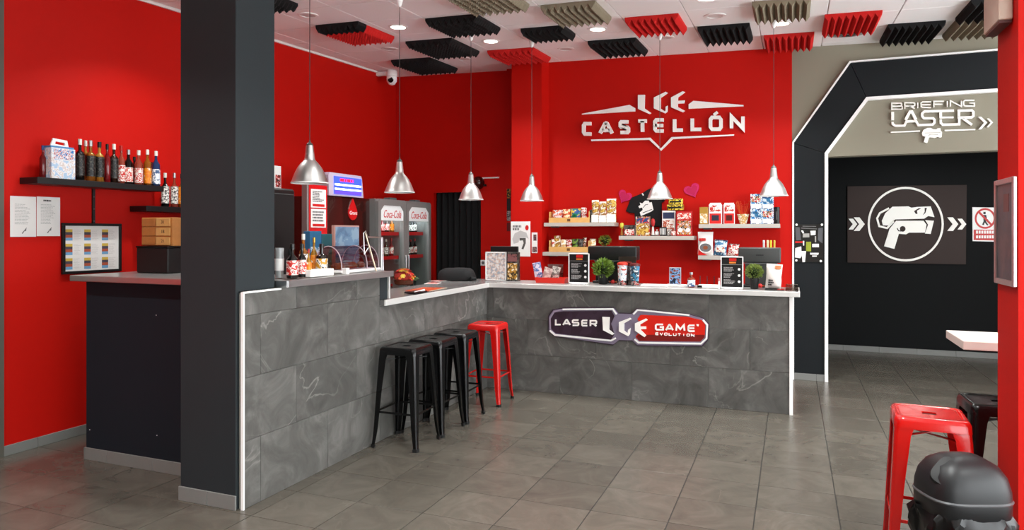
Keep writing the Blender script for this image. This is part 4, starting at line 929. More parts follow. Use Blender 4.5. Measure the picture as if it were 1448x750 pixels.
# metal easel rack
ez = thing('wire_easel', 'bent metal wire rack standing at the end of the raised ledge', 'rack', (-3.12, 4.6, ZR), PI/2)
def lp(px, py, X): q = at(px, py, X=X); return (q.y-4.6, -(q.x+3.12), max(.004, q.z-ZR))
obj('leaning_rod', B().tube([lp(516, 328, -3.03), lp(532, 384.5, -3.0)], .006, 8), mat('copper_rod', 'c9b49c', .3, .7), ez)
obj('loop', B().tube([lp(532, 384, -3.0), lp(521, 350, -3.03), lp(515, 360, -3.03), lp(514, 330, -3.03), lp(517, 327, -3.02), lp(520, 335, -3.02), lp(541, 336, -3.02), lp(542, 384, -3.0)], .004, 6), ALU, ez)
obj('frame', B().tube([lp(521, 336, -3.02), lp(539, 336, -3.02), lp(539.5, 384.5, -3.0)], .006, 8), ALU, ez)
obj('foot', B().box(-.06, .1, -.14, -.1, 0, .004), ALU, ez)
# ================================================================== LOWER WORKTOP, LEFT RUN
ZW = 1.1115
def onw(px, py): return at(px, py, Z=ZW)
p = onw(583, 404); p.x = min(p.x, -3.02)
fl = thing('flower_basket', 'bundle of red and orange flowers lying in a basket on the worktop', 'flowers', (p.x-.1, p.y, ZW+.004))
rn = random.Random(21)
fb_ = B(); D = 6.0; RX = .10
obj('basket', B().lathe([(.07, 0), (.09, .01), (.1, .05), (.09, .05), (.07, .012)], 18), mat('wicker_dark', '5a2a14', .7, bump=.4, bscale=120), fl)
for k in range(70):
    a, el = rn.uniform(0, 2*PI), rn.uniform(.1, 1.5); r0 = .105
    c = Vector((math.cos(a)*math.cos(el)*r0*1.05, math.sin(a)*math.cos(el)*r0*1.05, .05+math.sin(el)*r0*1.05)); s = rn.uniform(.018, .03)
    b2 = B()
    for q in range(6):
        t = q*PI/3; b2.add([(0, 0, 0), (math.cos(t-.4)*s*.7, math.sin(t-.4)*s*.7, s*.25), (math.cos(t)*s, math.sin(t)*s, s*.15), (math.cos(t+.4)*s*.7, math.sin(t+.4)*s*.7, s*.25)], [(0, 1, 2, 3)])
    b2.xf(Matrix.Translation(c) @ c.to_track_quat('Z', 'Y').to_matrix().to_4x4())
    obj('blossom', b2, rn.choice([mat('red_petal', 'c4200f', .6), mat('red_petal', 'c4200f'), mat('orange_petal', 'd2601a', .6), mat('dark_petal', '8a1410', .6), mat('yellow_petal', 'c9b02a', .6)]), fl)
obj('flower_core', B().lathe([(.085, .045), (.1, .06), (.09, .105), (.06, .135), (0, .15)], 16), mat('core_red', '8e1a0c', .8, bump=.8, bscale=60, var=.5, vscale=40), fl)
b2 = B()
for k in range(40):
    a = rn.uniform(0, 2*PI); r0 = rn.uniform(.08, .125); z = rn.uniform(.03, .11)
    b2.add([(math.cos(a)*r0, math.sin(a)*r0, z), (math.cos(a+.12)*r0*1.1, math.sin(a+.12)*r0*1.1, z+.02), (math.cos(a+.05)*r0*1.3, math.sin(a+.05)*r0*1.3, z+.01)], [(0, 1, 2)])
q = obj('leaves', b2, mat('leaf_dark', '2c4416', .6), fl, smooth=0); q['kind'] = 'stuff'
p = onw(566, 408); om = thing('patterned_mat', 'orange red patterned cloth mat under the flowers on the worktop', 'mat', (-3.16, p.y, ZW), .1)
boxo('cloth', print_mat('orange_red_weave', ['b8391c', 'd4622a', 'c24a20', 'a82a18'], 50), om, -.12, .12, -.22, .2, 0, .002); boxo('hem', mat('cream_hem', 'd9c9b0', .7), om, .112, .122, -.22, .2, 0, .003)
p = onw(563, 414); tr = thing('black_tray', 'small black dish with a white spoon at the worktop step', 'tray', (-3.04, p.y, ZW+.0035))
boxo('dish', BLKG, tr, -.06, .06, -.1, .1, 0, .014, .004); obj('spoon', B().tube([(.045, -.1, .018), (.04, .0, .02), (.03, .09, .018)], [.003, .003, .011], 8), WHITE, tr)
for i, (px, py, a, lab) in enumerate([(612, 401, .3, 'white and red leaflet nearest the flowers on the worktop'), (622, 397.5, -.2, 'white and red leaflet further along the worktop')]):
    p = onw(px, py); r = thing('leaflet', lab, 'leaflet', (p.x, p.y, ZW+.0005), a+PI/2, 'leaflets on the worktop'); boxo('sheet', PAPER, r, -.11, .11, -.07, .07, 0, .0015); boxo('print', print_mat('pink_red_print', ['e4d4d0', 'c0302a', 'd8a49c'], 30), r, -.1, .1, -.06, .06, .0015, .002)
# covered black bundle
p = onw(657, 397); bb = thing('covered_bundle', 'black cloth covered bundle in front of the curtain on the worktop', 'bag', (p.x-.12, p.y+.05, ZW+.002), .2)
rn = random.Random(2); rings = []
for z, sx, sy in [(0, .2, .17), (.02, .205, .175), (.07, .195, .165), (.105, .18, .15), (.125, .15, .125), (.132, .08, .06)]:
    rings.append([(sx*(abs(math.cos(t))**.6)*math.copysign(1, math.cos(t))*(1+rn.uniform(-.03, .03)), sy*(abs(math.sin(t))**.6)*math.copysign(1, math.sin(t))*(1+rn.uniform(-.03, .03)), z+rn.uniform(-.004, .004) if z else 0) for t in [2*PI*k/28 for k in range(28)]])
obj('cover', B().loft(rings), mat('black_cloth', '101011', .9, bump=.3, bscale=200), bb, smooth=60)
obj('knot', B().tube([(.17, -.1, .02), (.2, -.14, .035), (.23, -.1, .025), (.25, -.16, .02), (.21, -.18, .025)], .016, 8), MATS['black_cloth'], bb, smooth=60)
# ================================================================== REAR-LEFT WALL
cu = thing('curtain', 'black cloth curtain filling the doorway in the red wall', 'curtain', ((dx0+dx1)/2, YR+.06, 0))
n = 60; cw = (dx1-dx0)/2+.03; v = []; f = []
for j in range(2):
    for i in range(n+1): v.append((-cw+2*cw*i/n, .03*math.sin(i*.9)+.012*math.sin(i*.37), .01 if j == 0 else dz1+.02))
for i in range(n): f.append((i, i+1, n+2+i, n+1+i))
k = len(v); v += [(x, y+.004, z) for x, y, z in v]; f += [(b_+k, a+k, d_+k, c+k) for a, b_, c, d_ in f]
obj('cloth', B().add(v, f), mat('black_curtain', '0e0e0f', .9), cu, smooth=60); obj('rail', B().tube([(-cw, 0, dz1+.03), (cw, 0, dz1+.03)], .012, 8), BLK, cu)
p = at(677, 259, Y=YR); wl = thing('wall_bell', 'dark red round alarm bell on the wall by the curtain', 'bell', (p.x, YR, p.z))
obj('dome', B().lathe([(.0, .10), (.05, .09), (.085, .055), (.095, .02), (.09, 0)], 20).xf(Matrix.Rotation(PI/2, 4, 'X')), mat('dark_red_gloss', '3c0d0b', .2, coat=.5), wl); boxo('bracket', BLK, wl, -.02, .12, -.03, 0, -.05, -.02, .004)
a, b_ = at(682, 252, Y=YR), at(706, 252, Y=YR); cc = thing('cable_trunking', 'thin white cable trunking running right from the alarm bell', 'cable', ((a.x+b_.x)/2, YR, a.z)); boxo('trunking', WHITE, cc, -(b_.x-a.x)/2, (b_.x-a.x)/2, -.014, 0, -.009, .009)
p = at(683.5, 372, Y=YR); so = thing('wall_socket', 'white wall socket beside the white framed picture', 'socket', (p.x, YR, p.z)); boxo('plate', WHITE, so, -.04, .04, -.012, 0, -.04, .04, .004); obj('outlet', B().lathe([(.022, 0), (.022, .002), (.014, .001)], 14).xf(Matrix.Translation((0, -.012, 0)) @ Matrix.Rotation(PI/2, 4, 'X')), INK, so)
# hanging strip on the nib, poster, small card on the pilaster
a, b_ = at(717, 267, Y=8.62), at(722, 327, Y=8.62); hs2 = thing('hanging_strip', 'narrow dark strip of tags hanging beside the red pilaster', 'strip', ((a.x+b_.x)/2+.0, 8.62, b_.z)); hl = a.z-b_.z; w_ = .028
for k, (m, t0, t1) in enumerate([(print_mat('dark_gold_tag', ['1c1512', '2a1c14', 'a8842a'], 60), .78, 1), (mat('black_tag', '181414', .5), .48, .77), (print_mat('mono_tag', ['2a2626', 'b9b4b0', '3a3434'], 80), .24, .47), (mat('maroon_tag', '5c100e', .5), 0, .2)]): boxo('tag', m, hs2, -w_, w_, -.008, 0, hl*t0, hl*t1, .002)
YPI = 8.08
a, b_ = at(722.5, 313.5, Y=YPI), at(750, 363, Y=YPI); w_, h = b_.x-a.x, a.z-b_.z
ps = thing('poster', 'white poster with grey robot-like print on the red pilaster', 'poster', ((a.x+b_.x)/2, YPI, b_.z)); boxo('sheet', PAPER, ps, -w_/2, w_/2, -.003, 0, 0, h)
q = obj('headline', scribble(B(), -w_*.4, w_*.18, h*.74, h*.9, 2, -.004, -.003, random.Random(9), .8), INK, ps, smooth=0); q['kind'] = 'stuff'
obj('badge', B().prism([(w_*.33+.09*w_*math.cos(t*PI/8), h*.82+.075*h*math.sin(t*PI/8)) for t in range(16)], -.0042, -.003), SRED, ps, smooth=0)
obj('grey_motif', B().prism([(w_*x, h*z) for x, z in [(-.42, .5), (-.3, .66), (0, .74), (.3, .68), (.42, .5), (.3, .54), (-.05, .54), (-.1, .4), (-.35, .36)]], -.0038, -.003), mat('pale_grey_art', 'bdbab8', .6), ps, smooth=0)
obj('dark_motif', B().prism([(w_*x, h*z) for x, z in [(-.05, .53), (.27, .53), (.27, .38), (.15, .2), (.05, .22), (.16, .38), (.13, .46), (-.05, .45)]], -.0042, -.0038), mat('mid_grey_art', '55524f', .6), ps, smooth=0)
a, b_ = at(752, 329, Y=YPI), at(760, 358, Y=YPI); w_, h = b_.x-a.x, a.z-b_.z
cdn = thing('printed_card', 'small white card with dark pictures right of the robot poster', 'card', ((a.x+b_.x)/2, YPI, b_.z)); boxo('sheet', PAPER, cdn, -w_/2, w_/2, -.003, 0, 0, h)
boxo('picture', print_mat('plum_photo', ['3a2226', '5a3a3c', '8a6a66'], 60), cdn, -w_*.2, w_*.35, -.004, -.003, h*.6, h*.9); boxo('picture', MATS['plum_photo'], cdn, -w_*.4, w_*.4, -.004, -.003, h*.04, h*.3)
# ================================================================== WALL SHELVES BEHIND THE COUNTER
YS = YB-.25
def wshelf(lab, px0, px1, pyt, pxm):
    a, b_ = at(px0, pyt, Y=YS), at(px1, pyt, Y=YS); z = at(pxm, pyt, Y=YS).z; w_ = b_.x-a.x
    r = thing('wall_shelf', lab, 'shelf', ((a.x+b_.x)/2, YB, z), 0, 'grey floating shelves on the red wall')
    boxo('board', mat('pale_grey_shelf', 'b9b3ab', .45), r, -w_/2, w_/2, -.25, 0, -.045, 0, .002); boxo('fixing_plate', GREYP, r, -w_/2+.03, -w_/2+.12, -.06, 0, -.06, -.045)
    return z
zA = wshelf('grey wall shelf with a snack crate and golden packets at upper left', 769, 868, 315, 818)
zB = wshelf('grey wall shelf with a snack crate at lower left', 767, 845, 357, 800)
zC = wshelf('grey wall shelf in the middle under the black t-shirt', 875, 981, 334, 928)
zD = wshelf('grey wall shelf with blue boxes at upper right', 988, 1103, 317, 1045)
zE = wshelf('short grey wall shelf with three snack bags at lower right', 987, 1050, 362, 1015)
YI = YS+.03
def crate(lab, px0, px1, pyt, Z):
    loc, w_, h = spot(px0, px1, pyt, Z, Y=YI); r = thing('snack_crate', lab, 'crate', (loc.x, YI+.07, Z+.001), 0, 'wooden snack crates')
    boxo('front_board', WDL, r, -w_/2, w_/2, -.07, -.06, 0, h, .002); boxo('back_board', WDL, r, -w_/2, w_/2, .06, .07, 0, h, .002); boxo('base_board', WDL, r, -w_/2+.008, w_/2-.008, -.06, .06, 0, .008)
    for s in (-1, 1): boxo('end_board', WDL, r, s*w_/2-.008 if s > 0 else -w_/2, w_/2 if s > 0 else -w_/2+.008, -.06, .06, .0, h*2.2, .002)
    boxo('stamp', mat('burnt_stamp', '6a4420', .6), r, -.02, .02, -.0712, -.07, h*.25, h*.75)
crate('wooden snack crate on the upper left shelf', 776, 833, 308, zA)
crate('wooden snack crate on the lower left shelf', 776, 832, 349.5, zB)
SN = {k: print_mat('snack_'+k, c, s_) for k, (c, s_) in {'purple': (['4a1a2c', 'e0d4d4', 'c2502a'], 26), 'orange': (['d9751a', 'f0d8b0', 'c24a14'], 24), 'green': (['0e5a3a', '1a8a58', '2a4a8a', 'd0b04a'], 16), 'red': (['b81a16', 'e8dcd4', 'a01412'], 30),
    'gold': (['b0832a', 'd6b45a', '8a5a1a', 'e8e0d0'], 20), 'brown': (['6a3a1a', 'b87a34', 'e0c8a0'], 26), 'cream': (['e6d6bc', 'c9a060', 'efe6d6'], 24), 'black': (['161414', '2a2826', '5a5650'], 30), 'olive': (['2c4a16', '6a8a2a', '1a2a10'], 26), 'white': (['ece8e2', 'e2dcd4', 'b8342a'], 22),
    'blue': (['1e4a6e', '2a6a94', 'c0ccd4'], 20), 'sky': (['2a7ab8', 'cfe2f0', '163a66', 'e6eef4'], 18), 'multi': (['b8241c', 'e6d8cc', '2a2422', 'd08a3a'], 34), 'peach': (['e0c4ae', 'efe4dc', 'b0543a'], 26), 'yellow': (['d6b01e', '4a3a10', 'e6cc4a'], 24)}.items()}
GC = 'snack bags in the wooden crates'; Zc = zA+.012
for px0, px1, t, k, lab in [(780, 795, 297, 'purple', 'purple and white striped snack bag in the upper crate'), (795, 805.5, 296, 'orange', 'orange snack bag in the upper crate'), (805.5, 821, 295, 'green', 'dark green snack bag in the upper crate'), (821, 829, 293.5, 'red', 'small red snack bag at the right end of the upper crate')]:
    bag('snack_bag', lab, 'snack bag', px0, px1, t, Zc, SN[k], Y=YI+.045, d=.05, grp=GC)
Zc = zB+.012
for px0, px1, t, k, lab in [(779.5, 784, 338, 'white', 'small white sachet at the left end of the lower crate'), (783, 792, 333.5, 'gold', 'tall brown and gold snack bag in the lower crate'), (792, 800, 339, 'cream', 'cream snack bag next to the tall gold one in the lower crate'), (800, 808, 339, 'red', 'red and white snack bag in the middle of the lower crate'),
                            (808, 817, 338, 'olive', 'green snack bag in the lower crate'), (817, 824, 338, 'black', 'black snack bag in the lower crate'), (824, 829, 336, 'multi', 'dark snack bag with red print in the lower crate')]:
    bag('snack_bag', lab, 'snack bag', px0, px1, t, Zc, SN[k], Y=YI+.045, d=.04, grp=GC)
bag('snack_bag', 'cream paper snack bag standing right of the lower crate', 'snack bag', 833, 842, 338, zB+.001, SN['cream'], Y=YI+.05, d=.06)
for px0, px1, t, lab in [(836, 846.5, 283, 'left one of three white and gold snack packets on the upper left shelf'), (846.5, 857, 285, 'middle one of three white and gold snack packets on the upper left shelf'), (857, 871, 281, 'right and widest of three white and gold snack packets on the upper left shelf')]:
    r = bag('snack_packet', lab, 'snack packet', px0, px1, t, zA+.001, SN['gold'], Y=YI+.03, d=.05, grp='white and gold snack packets', band=WHITE); 
    loc, w_, h = spot(px0, px1, t, zA, Y=YI); boxo('white_base', WHITE, r, -w_*.47, w_*.47, -.0285, -.02, .002, h*.34, .003)
carton('dark_carton', 'thin dark carton between upper crate and golden packets', 'carton', 833.5, 836.5, 297, zA+.001, SN['black'], Y=YI+.03, d=.06)
# middle shelf
YM = YI+.02
fgm = lambda *a, **k: None
def figure(name, lab, px0, px1, pyt, Z, cols, Y):
    loc, w_, h = spot(px0, px1, pyt, Z, Y=Y); r = thing(name, lab, 'figurine', (loc.x, Y+w_/2, Z+.001)); R = w_/2
    obj('body', B().lathe([(R*.6, 0), (R*.7, h*.05), (R*.45, h*.35), (R*.35, h*.5), (R*.3, h*.55)], 14), cols[0], r); obj('head', B().lathe([(R*.3, h*.52), (R*.75, h*.62), (R*.95, h*.78), (R*.7, h*.94), (0, h)], 14), cols[1], r); obj('base', B().lathe([(R*.9, 0), (R*.9, h*.05)], 14), cols[2], r)
figure('figurine', 'small yellow topped figurine at the left end of the middle shelf', 875.5, 882, 315, zC, (mat('amber_toy', 'a86a2a', .5), mat('yellow_toy', 'd8c84a', .5), BLK), YM)
carton('game_box', 'red patterned box beside the yellow figurine', 'box', 882, 898, 318.5, zC+.001, SN['black'], Y=YM, d=.05, front=SN['red'])
carton('game_box', 'tall box with white and red header in the middle of the shelf', 'box', 898.5, 919, 306.5, zC+.001, SN['multi'], Y=YM+.03, d=.05, front=SN['gold'], title=print_mat('header_red_white', ['e8e0dc', 'c02a30', '2a4a7a'], 30))
figure('figurine', 'white and red figurine in front of the t-shirt', 919.5, 926, 309, zC, (mat('white_toy', 'e0d8d2', .5), mat('red_toy', 'b8282a', .5), BLK), YM)
bottle('small_jar', 'tiny white jar right of the white figurine', (at(928.5, 330, Y=YM).x, YM+.03, zC+.001), .075, .022, GLS['clear'], CAPW, PAPER, (.2, .7), cat='jar')
loc, w_, h = spot(932, 942.5, 321.5, zC, Y=YM); cn_ = thing('black_can', 'short black ribbed can on the middle shelf', 'can', (loc.x, YM+.02, zC+.001)); obj('can', B().lathe([(w_/2*.94, 0), (w_/2, .004), (w_/2, h-.006), (w_/2*.93, h)], 24), BLK, cn_)
for k in range(5): obj('white_bar', B().box(-.003, .003, -w_/2-.002, -w_/2+.004, h*.15, h*.85).xf(Matrix.Rotation((k-2)*.35, 4, 'Z')), PAPER, cn_)
bottle('small_jar', 'cream jar between the black can and the red bottle', (at(945.5, 330, Y=YM).x, YM+.03, zC+.001), .085, .02, GLS['clear'], CAPW, LBW, (.1, .7), cat='jar')
bottle('small_bottle', 'small pink bottle in front of the pale book', (at(951.5, 330, Y=YM-.03).x, YM-.0, zC+.001), .115, .026, GLS['rose'], CAPW, LBR, (.1, .5))
carton('picture_box', 'pale peach picture box behind the pink bottle', 'box', 936, 955, 298, zC+.001, PAPER, Y=YM+.07, d=.05, front=SN['peach'], title=mat('navy_print', '2a3252', .5))
r = carton('game_box', 'red game box with two faces at the right end of the middle shelf', 'box', 956, 979, 299, zC+.001, mat('crimson_card', 'b01c1c', .4), Y=YM, d=.06, front=SN['multi'], title=print_mat('red_white_title', ['b01c1c', 'e8dcd4', 'd03a2a'], 40))
loc, w_, h = spot(956, 979, 299, zC, Y=YM)
for s in (-1, 1): obj('white_face', B().prism([(s*w_*.24+w_*.15*math.cos(t*PI/8), h*.24+h*.08*math.sin(t*PI/8)) for t in range(16)], -.0325, -.03), PAPER, r, smooth=0)
loc, w_, h = spot(936, 955, 298, zC, Y=YM+.07); zt = zC+h+.003
for k, (a, b_, pt, lab) in enumerate([(943, 966, 289, 'yellow and black box lying on the pale picture box'), (945, 965, 281, 'yellow and black crumpled pack on top of the yellow box')]):
    l2, w2, h2_ = spot(a, b_, pt, zt, Y=YM+.06); r = thing('yellow_pack', lab, 'box', (l2.x, YM+.10, zt), 0.05*k); boxo('pack', SN['yellow'], r, -w2/2, w2/2, -.04, .04, 0, h2_, .008, 2); boxo('dark_band', BLK, r, -w2*.4, w2*.4, -.0415, -.03, h2_*.3, h2_*.6); zt += h2_+.001
# upper right shelf
carton('gold_box', 'gold cardboard box at the left end of the upper right shelf', 'box', 989, 1001, 293, zD+.001, mat('gold_card', 'b98f3e', .35, .3), Y=YM, d=.08, front=SN['cream'])
def popbox(lab, px0, px1, t, dk):
    loc, w_, h = spot(px0, px1, t, zD, Y=YM); r = thing('sweets_box', lab, 'carton', (loc.x, YM+.04, zD+.001), .05)
    boxo('carton', PAPER, r, -w_/2*.95, w_/2*.95, -.035, .035, 0, h*.92, .002); boxo('red_print', SRED, r, -w_*.42, w_*.42, -.0365, -.035, h*.02, h*.5); boxo('window', dk, r, -w_*.26, w_*.26, -.038, -.0365, h*.16, h*.42); boxo('top_print', SN['white'], r, -w_*.4, w_*.4, -.0365, -.035, h*.58, h*.88)
    obj('folded_top', B().add([(-w_*.42, -.03, h*.92), (w_*.42, -.03, h*.92), (w_*.42, .03, h*.92), (-w_*.42, .03, h*.92), (-w_*.4, 0, h), (w_*.4, 0, h)], [(0, 1, 5, 4), (3, 4, 5, 2), (0, 4, 3), (1, 2, 5)]), PAPER, r, smooth=0)
popbox('white and red sweets box beside the gold box', 1001.5, 1021, 287, mat('navy_window', '2a2a3a', .3)); popbox('red and white sweets box with dark window in the middle of the upper right shelf', 1022.5, 1039, 287, mat('maroon_window', '4a1414', .3))
loc, w_, h = spot(1042, 1059, 303, zD, Y=YM); r = thing('sweets_bouquet', 'bouquet of red sweet twigs in a cream paper cone', 'bouquet', (loc.x, YM+.06, zD+.001))
obj('paper_cone', B().loft([[(rr*math.cos(t*PI/8)*(1+.08*(t % 2)), rr*.7*math.sin(t*PI/8), z) for t in range(16)] for rr, z in ((w_*.25, 0), (w_*.38, h*.5), (w_*.5, h))]), SN['cream'], r)
rn = random.Random(6)
for k in range(26):
    a = rn.uniform(-1, 1); b2 = rn.uniform(-.5, .5); l = rn.uniform(.09, .17); e = (a*w_*.62, b2*w_*.4, h*.8+l); obj('twig', B().tube([(a*w_*.2, b2*w_*.2, h*.8), e], .0018, 5).lathe([(0, 0), (.006, .006), (0, .012)], 6, e), rn.choice([SRED, mat('orange_twig', 'c8501a', .5)]), r)
loc, w_, h = spot(1061, 1094, 274, zD, Y=YM)
for j, row in enumerate(('lower', 'upper')):
    for i, col in enumerate(('left', 'right')):
        r = thing('blue_snack_box', f'blue picture box stacked {row} {col} under the rightmost lamp', 'box', (loc.x+(i-.5)*w_*.5, YM+.05, zD+.001+j*(h*.49+.001)), 0, 'blue boxes stacked two by two')
        hh2 = h*.49 if j == 0 else h*(.5 if i == 0 else .42); boxo('carton', SN['sky'], r, -w_*.245, w_*.245, -.045, .045, 0, hh2, .002); boxo('photo_print', SN['multi'] if (i+j) % 2 else SN['blue'], r, -w_*.2, w_*.2, -.0465, -.045, hh2*.45, hh2*.85); boxo('white_strip', PAPER, r, -w_*.22, w_*.22, -.0465, -.045, hh2*.06, hh2*.34)
loc, w_, h = spot(1095.5, 1104, 293, zD, Y=YM); r = thing('black_tin', 'tall black cylinder tin at the right end of the upper right shelf', 'tin', (loc.x-.01, YM+.05, zD+.001)); obj('tin', B().lathe([(w_/2*.95, 0), (w_/2, .004), (w_/2, h-.02)], 24), BLK, r); obj('lid', B().lathe([(w_/2*1.03, h-.02), (w_/2*1.03, h-.002), (w_/2*.97, h)], 24), BLKG, r); boxo('lettering', INK, r, -.003, .003, -w_/2-.001, -w_/2+.004, h*.25, h*.75)
# lower right shelf
r = bag('snack_bag', 'large white bag with red lettering and a grey swirl on the lower right shelf', 'snack bag', 986, 1008.5, 328, zE+.001, mat('white_foil', 'e6e0dc', .35), Y=YM-.02, d=.06)
loc, w_, h = spot(986, 1008.5, 328, zE, Y=YM)
obj('red_print', B().prism([(-w_*.46, 0.004), (w_*.1, .004), (-w_*.2, h*.12), (-w_*.42, h*.34)], -.03, -.006), SRED, r, smooth=0)
q = obj('red_lettering', scribble(B(), -w_*.4, w_*.4, h*.6, h*.74, 1, -.034, -.02, random.Random(31), .8), SRED, r, smooth=0); q['kind'] = 'stuff'
el = lambda a, b2: [(w_*a*math.cos(t*PI/12)+w_*.02, h*.33+h*b2*math.sin(t*PI/12)) for t in range(24)]
obj('swirl', B().ring(el(.42, .22), el(.36, .18), -.036, -.02), PAPER, r, smooth=0); obj('bowl_print', B().prism(el(.36, .18), -.035, -.022), mat('grey_bowl', '6a6a6c', .4), r, smooth=0); obj('nut_print', B().prism(el(.15, .08), -.0365, -.035), mat('brown_nut', '8a4a2a', .5), r, smooth=0)
bag('snack_bag', 'dark blue snack bag in the middle of the lower right shelf', 'snack bag', 1008.5, 1027, 339.5, zE+.001, SN['blue'], Y=YM-.02, d=.06, tilt=.08, patch=SN['peach'], band=mat('navy_strip', '1c2c4a', .4))
bag('snack_bag', 'red snack bag with zigzag top leaning by the printer', 'snack bag', 1028, 1043.5, 345, zE+.001, SN['red'], Y=YM-.02, d=.06, tilt=.1, band=mat('dark_strip', '3a2a2c', .4))
# ================================================================== ON THE RED WALL
# t-shirt
a = at(912, 290, Y=YB); ts = thing('tshirt', 'black t-shirt with white print pinned on the red wall', 't-shirt', (a.x, YB-.004, a.z))
P_ = Plane(865, 250, 7.89, ts, Y=YB-.004)
outl = [(345, 185), (395, 150), (440, 128), (500, 130), (545, 150), (590, 250), (592, 272), (560, 292), (558, 560), (262, 560), (258, 408), (205, 408), (160, 385), (205, 270), (225, 235)]
TS = mat('black_cotton', '101012', .9, bump=.3, bscale=150)
pts = [P_.p(q) for q in outl]
bm = bmesh.new(); bo = B().prism(pts, -.022, -.002); me = bo.mesh('shirt', 0); bm.from_mesh(me); bmesh.ops.bevel(bm, geom=[e for e in bm.edges if abs(e.verts[0].co.y-e.verts[1].co.y) < 1e-5 and e.verts[0].co.y < -.01], offset=.008, segments=2, affect='EDGES'); bm.to_mesh(me); bm.free()
obj('shirt', me, TS, ts); P_.cut('white_print', PAPER, [[(302, 330), (325, 318), (318, 290), (345, 300), (375, 270), (415, 268), (425, 290), (450, 285), (470, 372), (440, 392), (330, 440), (318, 400), (350, 372), (345, 345), (312, 352)]], .022, .024)
P_.cut('print_line', TS, [stroke([(350, 405), (455, 365)], 7)], .024, .025); P_.cut('print_line', TS, [stroke([(355, 350), (380, 315), (410, 310)], 6)], .024, .025)
P_.cut('neck_label', PAPER, [[(338, 190), (350, 184), (365, 208), (352, 214)]], .022, .0235)
def heart(px, py, half, rot, lab):
    c = at(px, py, Y=YB); D = -c.x*S_+c.y*C_; s = half/FPX*D/16; r = thing('paper_heart', lab, 'heart', (c.x, YB-.002, c.z), (0, rot, 0), 'glitter hearts on the red wall')
    pts = [(s*16*math.sin(t)**3, s*(13*math.cos(t)-5*math.cos(2*t)-2*math.cos(3*t)-math.cos(4*t)+2)) for t in [2*PI*k/40 for k in range(40)]]
    obj('heart', B().prism(pts, -.012, 0), print_mat('pink_glitter', ['b0124e', 'c41a5c', 'd03070'], 160), r, smooth=0); obj('heart_relief', B().prism([(x*.72, z*.72) for x, z in pts], -.016, -.012), mat('pink_felt', 'b8144f', .6), r, smooth=0)
heart(883, 279, 10, math.radians(28), 'pink glitter heart left of the t-shirt, tilted outwards'); heart(979.5, 270.5, 11, math.radians(-22), 'pink glitter heart above the red game box on the wall')
# ================================================================== ON THE BACK WORKTOP
ZT = 1.1125
def pos_unit(lab, px0, px1, pyt, pyb, Y, m):
    loc, w_, h = spot(px0, px1, pyt, ZT, Y=Y); r = thing('till_terminal', lab, 'till', (loc.x, Y+.02, ZT), 0); hz = h*.66
    boxo('upper_shell', m, r, -w_/2, w_/2, -.02, .16, h*.62, h, .012, 3); boxo('slot', BLK, r, -w_*.08, w_*.1, -.0215, -.02, h*.8, h*.825); boxo('lower_shell', m, r, -w_*.34, w_*.42, -.012, .14, h*.06, h*.61, .006); boxo('ridge', GREYP, r, -w_*.36, w_*.40, -.022, -.012, h*.59, h*.615); boxo('foot', BLK, r, -w_*.4, w_*.44, -.02, .17, 0, h*.06, .004)
    return loc, w_, h
PB = mat('black_shell', '1a1b1b', .35); PG = mat('charcoal_shell', '3a3c3b', .4)
pos_unit('black till terminal behind the left potted plant', 831, 900, 348.5, 402, 7.07, PB)
l2, w2, h2_ = pos_unit('charcoal till terminal behind the right potted plant', 1044, 1104, 350.5, 402, 7.07, PG)
GM = 'marker pens on the charcoal till'
for px, c, lab in [(1080, 'cfcfcf', 'grey marker pen standing on the charcoal till'), (1085.5, 'ddd9a8', 'pale yellow marker pen standing on the charcoal till'), (1090, 'd6c428', 'bright yellow marker pen standing on the charcoal till'), (1095, 'cfae3a', 'ochre marker pen standing on the charcoal till')]:
    q = at(px, 330, Y=7.14); r = thing('marker_pen', lab, 'pen', (q.x, 7.14, ZT+h2_+.001), 0, GM); obj('barrel', B().lathe([(.009, 0), (.009, .05)], 10), mat('pen_'+c, c, .4), r); obj('cap', B().lathe([(.010, .045), (.010, .066), (.007, .07)], 10), mat('pen_cap_'+c, c, .3), r)
